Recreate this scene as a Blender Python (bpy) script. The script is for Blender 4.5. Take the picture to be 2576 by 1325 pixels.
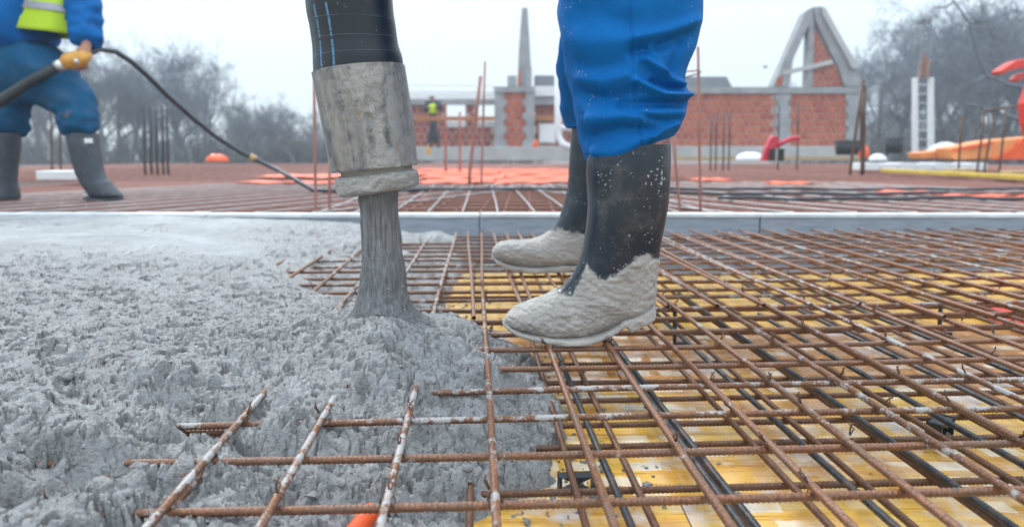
import bpy, bmesh, math, random
import numpy as np
from mathutils import Vector, Matrix
random.seed(7); RNG = np.random.default_rng(7)
for o in list(bpy.data.objects): bpy.data.objects.remove(o)
SC = bpy.context.scene
COL = SC.collection

# ------------------------------------------------------------------ camera, sky, sun, exposure
CAM_H = 0.401; FPX = 1771.0; PITCH = math.atan(277.5/FPX)
cam = bpy.data.cameras.new('camera'); camo = bpy.data.objects.new('camera', cam); COL.objects.link(camo)
camo.location = (0, 0, CAM_H); camo.rotation_euler = (math.radians(90)-PITCH, 0, 0)
cam.sensor_width = 36; cam.lens = FPX/2576*36; cam.clip_start = .02; cam.clip_end = 900
cam.dof.use_dof = True; cam.dof.focus_distance = 1.18; cam.dof.aperture_fstop = 3.6
SC.camera = camo
SC.view_settings.view_transform = 'Standard'; SC.view_settings.look = 'None'
SC.view_settings.exposure = 0.38; SC.view_settings.gamma = 1
SC.render.engine = 'CYCLES'; SC.cycles.volume_bounces = 3
w = bpy.data.worlds.new('World'); SC.world = w; w.use_nodes = True
nt = w.node_tree; nt.nodes.clear()
sky = nt.nodes.new('ShaderNodeTexSky'); sky.sky_type = 'NISHITA'; sky.sun_disc = False
sky.sun_elevation = math.radians(44); sky.sun_rotation = math.radians(-32); sky.dust_density = 1; sky.air_density = 1
b1 = nt.nodes.new('ShaderNodeBackground'); b1.inputs[1].default_value = 0.05
nt.links.new(sky.outputs[0], b1.inputs[0])
b2 = nt.nodes.new('ShaderNodeBackground'); b2.inputs[0].default_value = (0.69, 0.79, 0.86, 1)   # the even cloud layer
# an overcast sky is about two and a half times brighter overhead than at the horizon
tcw = nt.nodes.new('ShaderNodeTexCoord'); sxw = nt.nodes.new('ShaderNodeSeparateXYZ'); nt.links.new(tcw.outputs['Generated'], sxw.inputs[0])
mrw = nt.nodes.new('ShaderNodeMapRange'); nt.links.new(sxw.outputs[2], mrw.inputs[0]); mrw.inputs[3].default_value = .95; mrw.inputs[4].default_value = 2.8; nt.links.new(mrw.outputs[0], b2.inputs[1])
ad = nt.nodes.new('ShaderNodeMixShader'); ad.inputs[0].default_value = .82; wo = nt.nodes.new('ShaderNodeOutputWorld')
nt.links.new(b1.outputs[0], ad.inputs[1]); nt.links.new(b2.outputs[0], ad.inputs[2]); nt.links.new(ad.outputs[0], wo.inputs[0])
sl = bpy.data.lights.new('sun', 'SUN'); sl.energy = 1.5; sl.angle = math.radians(10); sl.color = (1, .97, .93)
so = bpy.data.objects.new('sun', sl); COL.objects.link(so); so.rotation_euler = (math.radians(-46), 0, math.radians(32))

# ------------------------------------------------------------------ measuring helpers (photo measurements -> metres)
CP, SP = math.cos(PITCH), math.sin(PITCH)
def W(u, v, Y):
    dx = (u-1288)/FPX; dy = (662.5-v)/FPX
    fy = CP+dy*SP; fz = -SP+dy*CP; t = Y/fy
    return Vector((t*dx, Y, CAM_H+t*fz))
def G(u, v, z=0.0):
    dx = (u-1288)/FPX; dy = (662.5-v)/FPX
    fy = CP+dy*SP; fz = -SP+dy*CP; t = (z-CAM_H)/fz
    return Vector((t*dx, t*fy, z))
def toimg(p):
    x, y, z = p[..., 0], p[..., 1], p[..., 2]-CAM_H
    f = y*CP-z*SP; up = y*SP+z*CP
    return 1288+FPX*x/f, 662.5-FPX*up/f

# ------------------------------------------------------------------ noise (numpy)
def _h(ix, iy, iz, s):
    n = (ix.astype(np.int64)*374761393 + iy.astype(np.int64)*668265263 + iz.astype(np.int64)*2147483647 + s*1274126177) & 0xffffffff
    n = ((n ^ (n >> 13))*1274126177) & 0xffffffff
    n = (n ^ (n >> 16))
    return (n & 0xffffff)/float(0xffffff)
def vn(x, y, z=None, s=0):
    x = np.asarray(x, float); y = np.asarray(y, float); z = np.zeros_like(x) if z is None else np.asarray(z, float)
    ix, iy, iz = np.floor(x), np.floor(y), np.floor(z); fx, fy, fz = x-ix, y-iy, z-iz
    fx = fx*fx*(3-2*fx); fy = fy*fy*(3-2*fy); fz = fz*fz*(3-2*fz); r = 0
    for a in (0, 1):
        for b in (0, 1):
            for c in ((0, 1)):
                r = r + _h(ix+a, iy+b, iz+c, s)*(fx if a else 1-fx)*(fy if b else 1-fy)*(fz if c else 1-fz)
    return r*2-1
def fbm(x, y, z=None, o=4, s=0, g=.5):
    r = 0; a = 1; t = 0
    for i in range(o):
        r = r+a*vn(x*2**i, y*2**i, None if z is None else z*2**i, s+i*17); t += a; a *= g
    return r/t
def worley(x, y, s=0):
    ix, iy = np.floor(x), np.floor(y); d1 = np.full(x.shape, 9.); d2 = np.full(x.shape, 9.); rid = np.zeros(x.shape)
    z = np.zeros_like(ix)
    for a in (-1, 0, 1):
        for b in (-1, 0, 1):
            cx, cy = ix+a, iy+b
            px = cx+_h(cx, cy, z, s); py = cy+_h(cx, cy, z, s+5)
            d = np.hypot(x-px, y-py); m = d < d1
            d2 = np.where(m, d1, np.minimum(d2, d)); rid = np.where(m, _h(cx, cy, z, s+9), rid); d1 = np.where(m, d, d1)
    return d1, d2, rid
def domes(x, y, s=0, r0=.38, r1=.85):
    ix, iy = np.floor(x), np.floor(y); z = np.zeros_like(ix); h = np.zeros(x.shape)
    for a in (-1, 0, 1):
        for b in (-1, 0, 1):
            cx, cy = ix+a, iy+b; px = cx+_h(cx, cy, z, s); py = cy+_h(cx, cy, z, s+5); r = r0+(r1-r0)*_h(cx, cy, z, s+9)**1.5
            st = .7+.6*_h(cx, cy, z, s+11); th = 6.28*_h(cx, cy, z, s+13); dx, dy = x-px, y-py
            u = (dx*np.cos(th)+dy*np.sin(th))*st; v = (dy*np.cos(th)-dx*np.sin(th))/st
            h = np.maximum(h, np.sqrt(np.clip(r*r-u*u-v*v, 0, 9))*(.6+.5*_h(cx, cy, z, s+15)))
    return h
def sstep(a, b, x):
    t = np.clip((x-a)/(b-a), 0, 1); return t*t*(3-2*t)

# ------------------------------------------------------------------ materials
MATS = {}
class NT:
    def __init__(s, name):
        s.m = bpy.data.materials.new(name); s.m.use_nodes = True; s.t = s.m.node_tree; s.b = s.t.nodes['Principled BSDF']
    def n(s, kind, **kw):
        nd = s.t.nodes.new('ShaderNode'+kind)
        for k, v in kw.items():
            if k.startswith('i_'):
                k = k[2:]; k = int(k) if k.isdigit() else k.replace('_', ' '); nd.inputs[k].default_value = v
            else: setattr(nd, k, v)
        return nd
    def l(s, a, b): s.t.links.new(a, b)
    def co(s, kind='Object', scale=(1, 1, 1), rot=(0, 0, 0)):
        c = s.n('TexCoord'); mp = s.n('Mapping'); mp.inputs['Scale'].default_value = scale; mp.inputs['Rotation'].default_value = rot
        s.l(c.outputs[kind], mp.inputs[0]); return mp.outputs[0]
    def noise(s, co, scale, detail=5, rough=.55, dist=0):
        x = s.n('TexNoise'); x.inputs['Scale'].default_value = scale; x.inputs['Detail'].default_value = detail
        x.inputs['Roughness'].default_value = rough; x.inputs['Distortion'].default_value = dist; s.l(co, x.inputs['Vector']); return x.outputs[0]
    def ramp(s, f, stops):
        r = s.n('ValToRGB'); e = r.color_ramp.elements
        while len(e) < len(stops): e.new(.5)
        for q, (p, c) in zip(e, stops): q.position = p; q.color = (*c, 1) if len(c) == 3 else c
        s.l(f, r.inputs[0]); return r.outputs[0]
    def mr(s, f, a, b, c=0., d=1.):
        r = s.n('MapRange'); s.l(f, r.inputs[0])
        for i, q in zip((1, 2, 3, 4), (a, b, c, d)): r.inputs[i].default_value = q
        return r.outputs[0]
    def mix(s, f, a, b):
        m = s.n('Mix', data_type='RGBA')
        if isinstance(f, float): m.inputs[0].default_value = f
        else: s.l(f, m.inputs[0])
        for i, q in ((6, a), (7, b)):
            if isinstance(q, tuple): m.inputs[i].default_value = (*q, 1)
            else: s.l(q, m.inputs[i])
        return m.outputs[2]
    def math(s, op, a, b=0.):
        m = s.n('Math', operation=op)
        for i, q in ((0, a), (1, b)):
            if isinstance(q, (int, float)): m.inputs[i].default_value = q
            else: s.l(q, m.inputs[i])
        return m.outputs[0]
    def bump(s, f, dist, strength=1.):
        b = s.n('Bump'); b.inputs['Distance'].default_value = dist; b.inputs['Strength'].default_value = strength
        s.l(f, b.inputs['Height']); s.l(b.outputs[0], s.b.inputs['Normal'])
    def set(s, col=None, rough=None, metal=None, spec=None):
        for k, q in (('Base Color', col), ('Roughness', rough), ('Metallic', metal), ('Specular IOR Level', spec)):
            if q is None: continue
            if isinstance(q, tuple): s.b.inputs[k].default_value = (*q, 1)
            elif isinstance(q, (int, float)): s.b.inputs[k].default_value = q
            else: s.l(q, s.b.inputs[k])
        return s.m

def simple(name, col, rough=.6, var=.25, scale=8, metal=0, bump=0., spec=.5, dirt=None):
    t = NT(name); c = t.co(); n = t.noise(c, scale, 6, .6)
    a = tuple(x*(1-var) for x in col); b = tuple(min(1, x*(1+var)) for x in col)
    cc = t.ramp(n, [(.3, a), (.7, b)])
    if dirt: cc = t.mix(t.mr(t.noise(c, scale*.6, 7, .7), .5, .7), cc, dirt)
    if bump: t.bump(n, bump)
    t.set(cc, rough, metal, spec); MATS[name] = t.m; return t.m

def m_wet_concrete():
    t = NT('wet_concrete'); c = t.co()
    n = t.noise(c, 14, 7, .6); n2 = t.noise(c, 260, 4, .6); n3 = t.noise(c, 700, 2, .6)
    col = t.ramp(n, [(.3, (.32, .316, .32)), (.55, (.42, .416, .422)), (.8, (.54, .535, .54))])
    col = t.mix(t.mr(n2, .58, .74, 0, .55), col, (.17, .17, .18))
    a = t.n('Attribute'); a.attribute_name = 'mud'
    col = t.mix(a.outputs['Fac'], col, t.ramp(t.noise(c, 5, 6, .65), [(.35, (.36, .37, .38)), (.65, (.54, .55, .565))]))
    n4 = t.noise(c, 120, 6, .7); vo = t.n('TexVoronoi'); vo.inputs['Scale'].default_value = 150; dn = t.n('TexNoise'); dn.inputs['Scale'].default_value = 90; t.l(c, dn.inputs[0]); dv = t.n('VectorMath', operation='MULTIPLY_ADD'); t.l(dn.outputs[1], dv.inputs[0]); dv.inputs[1].default_value = (.004, .004, .004); t.l(c, dv.inputs[2]); t.l(dv.outputs[0], vo.inputs[0]); t.bump(t.math('ADD', t.math('SUBTRACT', t.math('MULTIPLY', n4, 2.0), t.math('MULTIPLY', vo.outputs['Distance'], .9)), t.math('ADD', n2, t.math('MULTIPLY', n3, .5))), .0046, 1.)
    rg = t.n('Mix', data_type='FLOAT'); t.l(a.outputs['Fac'], rg.inputs[0]); t.l(t.mr(n2, .3, .7, .20, .5), rg.inputs[2]); rg.inputs[3].default_value = .33
    t.set(col, rg.outputs[0], 0, .5); return t.m
def m_rust(name, bright=1., conc=.0, grey=.5, wet=.45):
    t = NT(name); c = t.co(); oi = t.n('ObjectInfo')
    va = t.n('VectorMath', operation='ADD'); t.l(c, va.inputs[0])
    vs = t.n('VectorMath', operation='SCALE'); vs.inputs[0].default_value = (7, 3, 5); t.l(oi.outputs['Random'], vs.inputs['Scale']); t.l(vs.outputs[0], va.inputs[1]); c = va.outputs[0]
    n = t.noise(c, 240, 4, .65); nb = t.noise(c, 9, 4, .6)
    col = t.ramp(n, [(.30, tuple(x*bright for x in (.07, .035, .022))), (.47, tuple(x*bright for x in (.24, .085, .035))), (.62, tuple(x*bright for x in (.46, .165, .055)))])
    col = t.mix(t.mr(nb, .4, .65, 0, grey), col, tuple(x*bright for x in (.19, .135, .10)))
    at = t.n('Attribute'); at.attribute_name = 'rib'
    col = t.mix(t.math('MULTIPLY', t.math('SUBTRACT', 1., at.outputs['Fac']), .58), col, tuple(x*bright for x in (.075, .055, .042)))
    if conc:
        geo = t.n('NewGeometry'); sx = t.n('SeparateXYZ'); t.l(geo.outputs['Normal'], sx.inputs[0])
        k = t.math('ADD', t.noise(c, 22, 7, .78), t.math('MULTIPLY', t.math('MULTIPLY', sx.outputs[2], t.math('SUBTRACT', oi.outputs['Random'], .35)), .10))
        col = t.mix(t.mr(k, .70-conc*.17, .75-conc*.17, 0, .9), col, (.40, .39, .39))
    t.bump(n, .0007, .6); t.set(col, wet, .0, .45); return t.m
def m_deck(name='varnished_shuttering_board', brown=.55, patch=1., bright=1.):
    t = NT(name); c = t.co(); oi = t.n('ObjectInfo')
    va = t.n('VectorMath', operation='ADD'); t.l(c, va.inputs[0]); vs = t.n('VectorMath', operation='SCALE'); vs.inputs[0].default_value = (3, 9, 0)
    t.l(oi.outputs['Random'], vs.inputs['Scale']); t.l(vs.outputs[0], va.inputs[1]); c = va.outputs[0]
    mp = t.n('Mapping'); mp.inputs['Scale'].default_value = (1.2, 26, 1); t.l(c, mp.inputs[0])
    g = t.noise(mp.outputs[0], 5, 5, .6, 1.2)
    col = t.ramp(g, [(.30, (.42*bright, .17*bright, .03)), (.43, (.72*bright, .39*bright, .06)), (.68, (.82*bright, .54*bright, .10))])
    br = t.noise(c, 2.4, 6, .65)
    col = t.mix(t.mr(br, .60-brown*.25, .72-brown*.25, 0, .85), col, t.mix(g, (.34, .12, .03), (.66, .31, .09)))
    # pale rubbed patches with straight edges, where older bars and props stood
    ck = t.n('TexBrick'); ck.inputs['Scale'].default_value = 1; ck.inputs['Brick Width'].default_value = .085; ck.inputs['Row Height'].default_value = .055
    ck.inputs['Mortar Size'].default_value = .012; ck.inputs['Mortar Smooth'].default_value = .3; ck.inputs['Bias'].default_value = .1
    ck.inputs['Color1'].default_value = (0, 0, 0, 1); ck.inputs['Color2'].default_value = (1, 1, 1, 1); ck.inputs['Mortar'].default_value = (0, 0, 0, 1)
    dn = t.n('TexNoise'); dn.inputs['Scale'].default_value = 30; t.l(c, dn.inputs[0]); dv = t.n('VectorMath', operation='MULTIPLY_ADD'); t.l(dn.outputs[1], dv.inputs[0]); dv.inputs[1].default_value = (.012, .012, 0); t.l(c, dv.inputs[2]); t.l(dv.outputs[0], ck.inputs[0])
    pk = t.math('MULTIPLY', t.mr(ck.outputs[0], .45, .6), t.mr(t.noise(c, 4, 3), .42, .48, 0, patch))
    pk = t.math('MULTIPLY', pk, t.mr(t.noise(c, 40, 4, .7), .3, .5, .45, .85))
    col = t.mix(pk, col, (.86, .74, .58))
    # grey cement film
    gf = t.mr(t.noise(c, 7, 7, .68), .52, .64, 0, .85*patch)
    col = t.mix(gf, col, (.60, .57, .58))
    col = t.mix(t.mr(t.noise(c, 55, 5, .7), .64, .70, 0, .8), col, (.17, .07, .03))
    t.bump(g, .0006, .5); t.set(col, t.mr(t.noise(c, 18, 4), .3, .7, .14, .40), 0, .5); t.b.inputs['Coat Weight'].default_value = .25; t.b.inputs['Coat Roughness'].default_value = .12
    return t.m
def m_mud(name, base, mudc=(.45, .42, .395), rough=.45, spot=.05, sheen=0., spotc=(.36, .36, .36), scale=1.):
    """cloth or rubber with dried cement where the 'mud' attribute is above zero, and splashes"""
    t = NT(name); c = t.co(); a = t.n('Attribute'); a.attribute_name = 'mud'
    n = t.noise(c, 26*scale, 8, .72); nf = t.noise(c, 330*scale, 4, .6)
    k = t.math('ADD', a.outputs['Fac'], t.math('MULTIPLY', t.math('SUBTRACT', n, .5), 2.0))
    k = t.mr(k, -.10, .12)
    v = t.n('TexVoronoi'); v.inputs['Scale'].default_value = 165*scale; v.inputs['Randomness'].default_value = 1
    dn = t.n('TexNoise'); dn.inputs['Scale'].default_value = 190*scale; t.l(c, dn.inputs[0]); dv = t.n('VectorMath', operation='MULTIPLY_ADD'); t.l(dn.outputs[1], dv.inputs[0]); dv.inputs[1].default_value = (.006/scale, .006/scale, .012/scale); t.l(c, dv.inputs[2]); t.l(dv.outputs[0], v.inputs[0])
    sz = t.math('MULTIPLY', t.math('POWER', v.outputs['Color'], 3.), spot*9)
    sp = t.math('LESS_THAN', v.outputs['Distance'], t.math('MULTIPLY', sz, t.mr(t.noise(c, 9*scale, 2), .42, .66)))
    smear = t.mr(t.noise(c, 22*scale, 7, .72), .50, .76, 0, .7 if name.startswith('blue') else .38)
    bc = t.mix(t.mr(t.noise(c, 6*scale, 5), .3, .7, 0, .5), base, tuple(x*1.5+.004 for x in base))
    bc = t.mix(smear, bc, tuple(.45*x+.5*y for x, y in zip(base, mudc))) if name != 'blue_work_trousers' else bc
    bc = t.mix(sp, bc, spotc)
    mc = t.ramp(nf, [(.3, tuple(x*.80 for x in mudc)), (.7, tuple(x*1.25 for x in mudc))]); mc = t.mix(t.mr(t.noise(c, 17*scale, 6, .7), .42, .66, 0, .55), mc, tuple(x*.62 for x in mudc))
    col = t.mix(k, bc, mc)
    if name.startswith('blue'): t.b.inputs['Specular IOR Level'].default_value = .15
    hh = t.math('ADD', t.math('ADD', t.math('MULTIPLY', k, t.math('ADD', nf, 1.)), t.math('MULTIPLY', nf, .12)), t.math('MULTIPLY', sp, .7))
    t.bump(hh, .003, .9)
    t.set(col, t.mr(k, 0, 1, rough, .5), 0, .12 if name.startswith('blue') else .5)
    if sheen: t.b.inputs['Sheen Weight'].default_value = sheen
    return t.m
def m_hose():
    t = NT('black_rubber_hose'); c = t.n('UVMap'); sx = t.n('SeparateXYZ'); t.l(c.outputs[0], sx.inputs[0]); u, v = sx.outputs[0], sx.outputs[1]
    oc = t.co(); wob = t.noise(oc, 9, 3)
    fr = t.math('FRACT', t.math('ADD', t.math('MULTIPLY', v, 9.), t.math('MULTIPLY', wob, .25)))
    ln = t.math('LESS_THAN', t.math('ABSOLUTE', t.math('SUBTRACT', fr, .5)), .012)
    col = t.mix(t.math('MULTIPLY', ln, t.mr(t.noise(oc, 30, 3), .35, .65, .1, .8)), (.002, .007, .014), (.16, .19, .23))
    fine = t.noise(t.co('UV', (6, 320, 1)), 1., 2)
    for pos, lo in ((.861, .0), (.803, .38)):
        s_ = t.math('LESS_THAN', t.math('ABSOLUTE', t.math('SUBTRACT', t.math('ADD', u, t.math('MULTIPLY', wob, .006)), pos+.003)), .0045)
        s_ = t.math('MULTIPLY', s_, t.mr(t.noise(t.co('UV', (1, 26, 1)), 1.3, 3), .38, .5))
        col = t.mix(s_, col, (.06, .19, .34))
    sp = t.mr(t.noise(oc, 85, 4, .6), .70, .73); col = t.mix(sp, col, (.42, .40, .38))
    t.bump(t.math('ADD', fine, t.math('MULTIPLY', ln, 1.5)), .0008, .6); t.set(col, .36, 0, .5); return t.m
def m_collar():
    t = NT('cement_crusted_steel'); c = t.co('UV', (1, 1, 1)); oc = t.co(); a = t.n('Attribute'); a.attribute_name = 'mud'
    st0 = t.noise(t.co('UV', (24, 2.0, 1)), 1., 6, .6, .6); n0 = t.noise(oc, 38, 8, .75); st = t.math('ADD', t.math('MULTIPLY', st0, .55), t.math('MULTIPLY', n0, .45)); n = t.noise(oc, 60, 7, .7); nf = t.noise(oc, 320, 4, .6)
    col = t.ramp(st, [(.38, (.07, .085, .11)), (.45, (.19, .19, .19)), (.53, (.29, .28, .265)), (.62, (.38, .365, .345))])
    col = t.mix(t.mr(t.noise(oc, 26, 6, .7), .60, .68, 0, .7), col, (.30, .20, .10))
    col = t.mix(t.mr(st, .57, .6, 0, .5), col, (.17, .20, .25))
    k = t.mr(t.math('ADD', a.outputs['Fac'], t.math('MULTIPLY', t.math('SUBTRACT', n, .5), 1.1)), -.1, .25)
    col = t.mix(k, col, t.ramp(nf, [(.3, (.29, .28, .265)), (.7, (.42, .41, .395))]))
    t.bump(t.math('ADD', t.math('MULTIPLY', k, t.math('ADD', n, nf)), t.math('MULTIPLY', n0, .8)), .0026, .9)
    t.set(col, t.mr(k, 0, 1, .38, .6), t.mr(k, 0, 1, .35, 0), .5); return t.m
def m_stream():
    t = NT('flowing_concrete'); n = t.noise(t.co('Object', (1, 1, .035)), 210, 6, .65); n2 = n
    col = t.ramp(n, [(.34, (.08, .08, .085)), (.5, (.145, .145, .15)), (.66, (.24, .24, .245))])
    t.bump(t.math('ADD', t.math('MULTIPLY', n, .5), t.noise(t.co('Object', (1, 1, .3)), 160, 5, .7)), .0016, .8); t.set(col, .5, 0, .45); return t.m
def m_vary(name, cols, rough=.8, bump=.002, scale=40):
    t = NT(name); oi = t.n('ObjectInfo'); c = t.co(); n = t.noise(c, scale, 4)
    k = t.math('ADD', t.math('MULTIPLY', oi.outputs['Random'], .75), t.math('MULTIPLY', n, .25))
    t.bump(n, bump); t.set(t.ramp(k, [(i/(len(cols)-1)*.8+.1, q) for i, q in enumerate(cols)]), rough); return t.m
def m_edge():
    t = NT('galvanised_edge_form'); c = t.co(); n = t.noise(c, 5, 6, .6); n2 = t.noise(t.co('Object', (3, 3, 25)), 2, 5)
    col = t.ramp(n2, [(.3, (.24, .28, .34)), (.7, (.38, .42, .48))])
    col = t.mix(t.mr(t.noise(c, 13, 5, .65), .60, .68, 0, .7), col, (.36, .27, .18)); t.bump(n, .001); t.set(col, .5, .15); return t.m

M = {}
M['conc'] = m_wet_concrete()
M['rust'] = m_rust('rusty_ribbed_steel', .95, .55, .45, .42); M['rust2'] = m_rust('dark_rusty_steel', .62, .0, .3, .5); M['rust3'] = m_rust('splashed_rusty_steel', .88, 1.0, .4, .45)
M['rustfar'] = simple('brown_mesh_steel', (.31, .135, .105), .65, .35, 3)
M['blackbar'] = simple('new_dark_steel', (.030, .036, .043), .42, .6, 60, .2, .0006, dirt=(.15, .085, .06))
M['deck'] = m_deck(); M['deck_y'] = m_deck('clean_yellow_board', .1, .15, 1.12); M['deck_b'] = m_deck('brown_stained_board', 1.1, 1., .9)
M['rubber'] = m_mud('cement_caked_rubber_boot', (.009, .018, .030), rough=.30, spot=.11)
M['rubber2'] = m_mud('grey_rubber_boot', (.055, .068, .085), (.32, .33, .34), .5, .03, scale=.5)
M['cloth'] = m_mud('blue_work_trousers', (.0, .104, .34), (.35, .35, .36), .7, .05, 0)
M['cloth2'] = m_mud('blue_worn_work_cloth', (.010, .085, .185), (.17, .19, .23), .85, .01, 0, scale=.4)
M['hose'] = m_hose(); M['collar'] = m_collar(); M['stream'] = m_stream()
M['brick'] = m_vary('clay_block', [(.33, .07, .04), (.45, .11, .055), (.52, .15, .07), (.38, .09, .055)])
M['brickd'] = m_vary('dark_clay_block', [(.22, .06, .045), (.30, .085, .06), (.26, .07, .05)])
M['mortar'] = simple('pale_mortar', (.52, .36, .33), .9, .2, 5)
M['concrete'] = simple('grey_cast_concrete', (.33, .34, .355), .85, .25, 2.2, bump=.004)
M['concrete_l'] = simple('light_cast_concrete', (.50, .50, .49), .85, .15, 1.5)
M['edge'] = m_edge(); M['white'] = simple('white_painted_metal', (.78, .79, .80), .5, .06, 5); M['flange'] = simple('pale_cement_dusted_steel', (.66, .67, .68), .6, .2, 7, dirt=(.42, .41, .40))
M['foam'] = simple('white_foam_board', (.80, .81, .82), .8, .05, 3)
M['orange'] = simple('orange_plastic', (.85, .11, .02), .42, .18, 3); M['lorange'] = simple('pale_orange_plastic', (.85, .32, .10), .45, .12, 2)
M['red'] = simple('red_plastic', (.72, .05, .03), .4, .2, 5); M['pink'] = simple('pinkish_red_plastic', (.62, .04, .07), .45, .2, 5)
M['blackp'] = simple('black_plastic', (.02, .026, .032), .45, .3, 10); M['bluep'] = simple('blue_plastic', (.02, .10, .32), .5, .2, 10)
M['vest'] = simple('hi_vis_yellow_green', (.50, .72, .03), .75, .12, 6); M['reflect'] = simple('grey_reflective_tape', (.34, .35, .40), .4, .1, 10)
M['skin'] = simple('skin', (.42, .20, .13), .55, .15, 12); M['yellowtool'] = simple('yellow_tool_casing', (.62, .30, .05), .45, .25, 25); M['steel'] = simple('bright_steel', (.6, .6, .6), .3, .1, 10, .8)
M['darkcloth'] = simple('dark_work_cloth', (.045, .055, .07), .85, .3, 6); M['hair'] = simple('dark_hair', (.02, .015, .012), .7, .2, 30)
M['cable'] = simple('dark_grey_cable', (.05, .06, .075), .45, .3, 15)
M['bark'] = simple('grey_bark', (.12, .12, .13), .9, .3, 3); M['twig'] = simple('bare_twigs', (.15, .17, .20), .9, .25, 1); M['brush'] = simple('grey_brown_brushwood', (.17, .165, .17), .9, .3, .6)  # twigs paler and bluer than bark: distance haze put partly into their colour
M['soil'] = simple('bare_winter_ground', (.15, .12, .10), .95, .3, .4, bump=.02); M['subdeck'] = simple('rust_stained_deck', (.09, .05, .043), .9, .3, 1.5, dirt=(.20, .13, .12))
M['darkfloor'] = simple('dark_wet_steel_trench', (.16, .18, .20), .35, .4, 4, dirt=(.34, .35, .36)); M['wood'] = simple('raw_timber', (.52, .36, .18), .75, .2, 8); M['ywood'] = simple('yellow_timber', (.66, .46, .06), .6, .2, 8); M['owood'] = simple('orange_brown_timber', (.42, .18, .08), .7, .2, 6)
M['roof'] = simple('grey_roof_sheet', (.22, .24, .27), .8, .15, 2); M['plaster'] = simple('cream_house_render', (.60, .60, .58), .9, .1, 1); M['glass'] = simple('dark_window_glass', (.05, .06, .08), .15, .1, 2)
M['grip'] = M['blackp']

# ------------------------------------------------------------------ object helpers
BASE = {}
def link(name, me, mat=None, parent=None, smooth=False):
    o = bpy.data.objects.new(name, me); COL.objects.link(o)
    if mat: me.materials.append(mat)
    if parent: o.parent = parent
    if smooth: me.polygons.foreach_set('use_smooth', [True]*len(me.polygons))
    return o
def tag(o, label=None, cat=None, group=None, kind=None):
    if label: o['label'] = label
    if cat: o['category'] = cat
    if group: o['group'] = group
    if kind: o['kind'] = kind
    return o
def thing(name, base, label, cat, group=None):
    o = bpy.data.objects.new(name, None); COL.objects.link(o); o.location = base; o.empty_display_size = .1; BASE[o.name] = Vector(base)
    return tag(o, label, cat, group)
def off(parent): return BASE.get(parent.name, Vector((0, 0, 0))) if parent else Vector((0, 0, 0))
class MB:
    def __init__(s): s.v = []; s.f = []
    def add(s, vs, fs):
        k = len(s.v); s.v += [tuple(p) for p in vs]; s.f += [tuple(i+k for i in f) for f in fs]; return s
    def box(s, a, b, R=None, c=None, bev=0):
        x0, y0, z0 = a; x1, y1, z1 = b
        vs = [Vector(p) for p in ((x0, y0, z0), (x1, y0, z0), (x1, y1, z0), (x0, y1, z0), (x0, y0, z1), (x1, y0, z1), (x1, y1, z1), (x0, y1, z1))]
        if R is not None: vs = [R @ (p-c)+c for p in vs]
        return s.add(vs, [(0, 3, 2, 1), (4, 5, 6, 7), (0, 1, 5, 4), (1, 2, 6, 5), (2, 3, 7, 6), (3, 0, 4, 7)])
    def ibox(s, u0, v0, u1, v1, Y, d):
        vm = (v0+v1)/2; x0, x1 = W(u0, vm, Y).x, W(u1, vm, Y).x; z1, z0 = W(0, v0, Y).z, W(0, v1, Y).z
        return s.box((x0, Y, z0), (x1, Y+d, z1))
    def iprism(s, pts, Y, d):
        """outline seen square-on, given real thickness d"""
        P = [W(u, v, Y) for u, v in pts]; n = len(P)
        vs = P+[p+Vector((0, d, 0)) for p in P]
        return s.add(vs, [tuple(range(n))[::-1], tuple(range(n, 2*n))]+[(i, (i+1) % n, (i+1) % n+n, i+n) for i in range(n)])
    def tube(s, pts, r, n=8, cap=True):
        pts = [Vector(p) for p in pts]; rr = r if isinstance(r, (list, tuple)) else [r]*len(pts); vs = []; X = None
        for i, p in enumerate(pts):
            t = (pts[min(i+1, len(pts)-1)]-pts[max(i-1, 0)]).normalized()
            if X is None: X = t.orthogonal().normalized()
            X = (X-t*X.dot(t)).normalized(); Yv = t.cross(X)
            for k in range(n): a = 2*math.pi*k/n; vs.append(p+(X*math.cos(a)+Yv*math.sin(a))*rr[i])
        fs = [(i*n+k, i*n+(k+1) % n, (i+1)*n+(k+1) % n, (i+1)*n+k) for i in range(len(pts)-1) for k in range(n)]
        if cap: fs += [tuple(range(n))[::-1], tuple(range((len(pts)-1)*n, len(pts)*n))]
        return s.add(vs, fs)
    def build(s, name, mat, parent=None, smooth=False, bevel=0):
        o = off(parent); me = bpy.data.meshes.new(name); me.from_pydata([(v[0]-o[0], v[1]-o[1], v[2]-o[2]) for v in s.v], [], s.f); me.update()
        ob = link(name, me, mat, parent, smooth)
        if bevel: m = ob.modifiers.new('bevel', 'BEVEL'); m.width = bevel; m.segments = 2; m.limit_method = 'ANGLE'
        return ob
def own(o, parent):   # hang a mesh built in place under its thing
    return o
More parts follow.
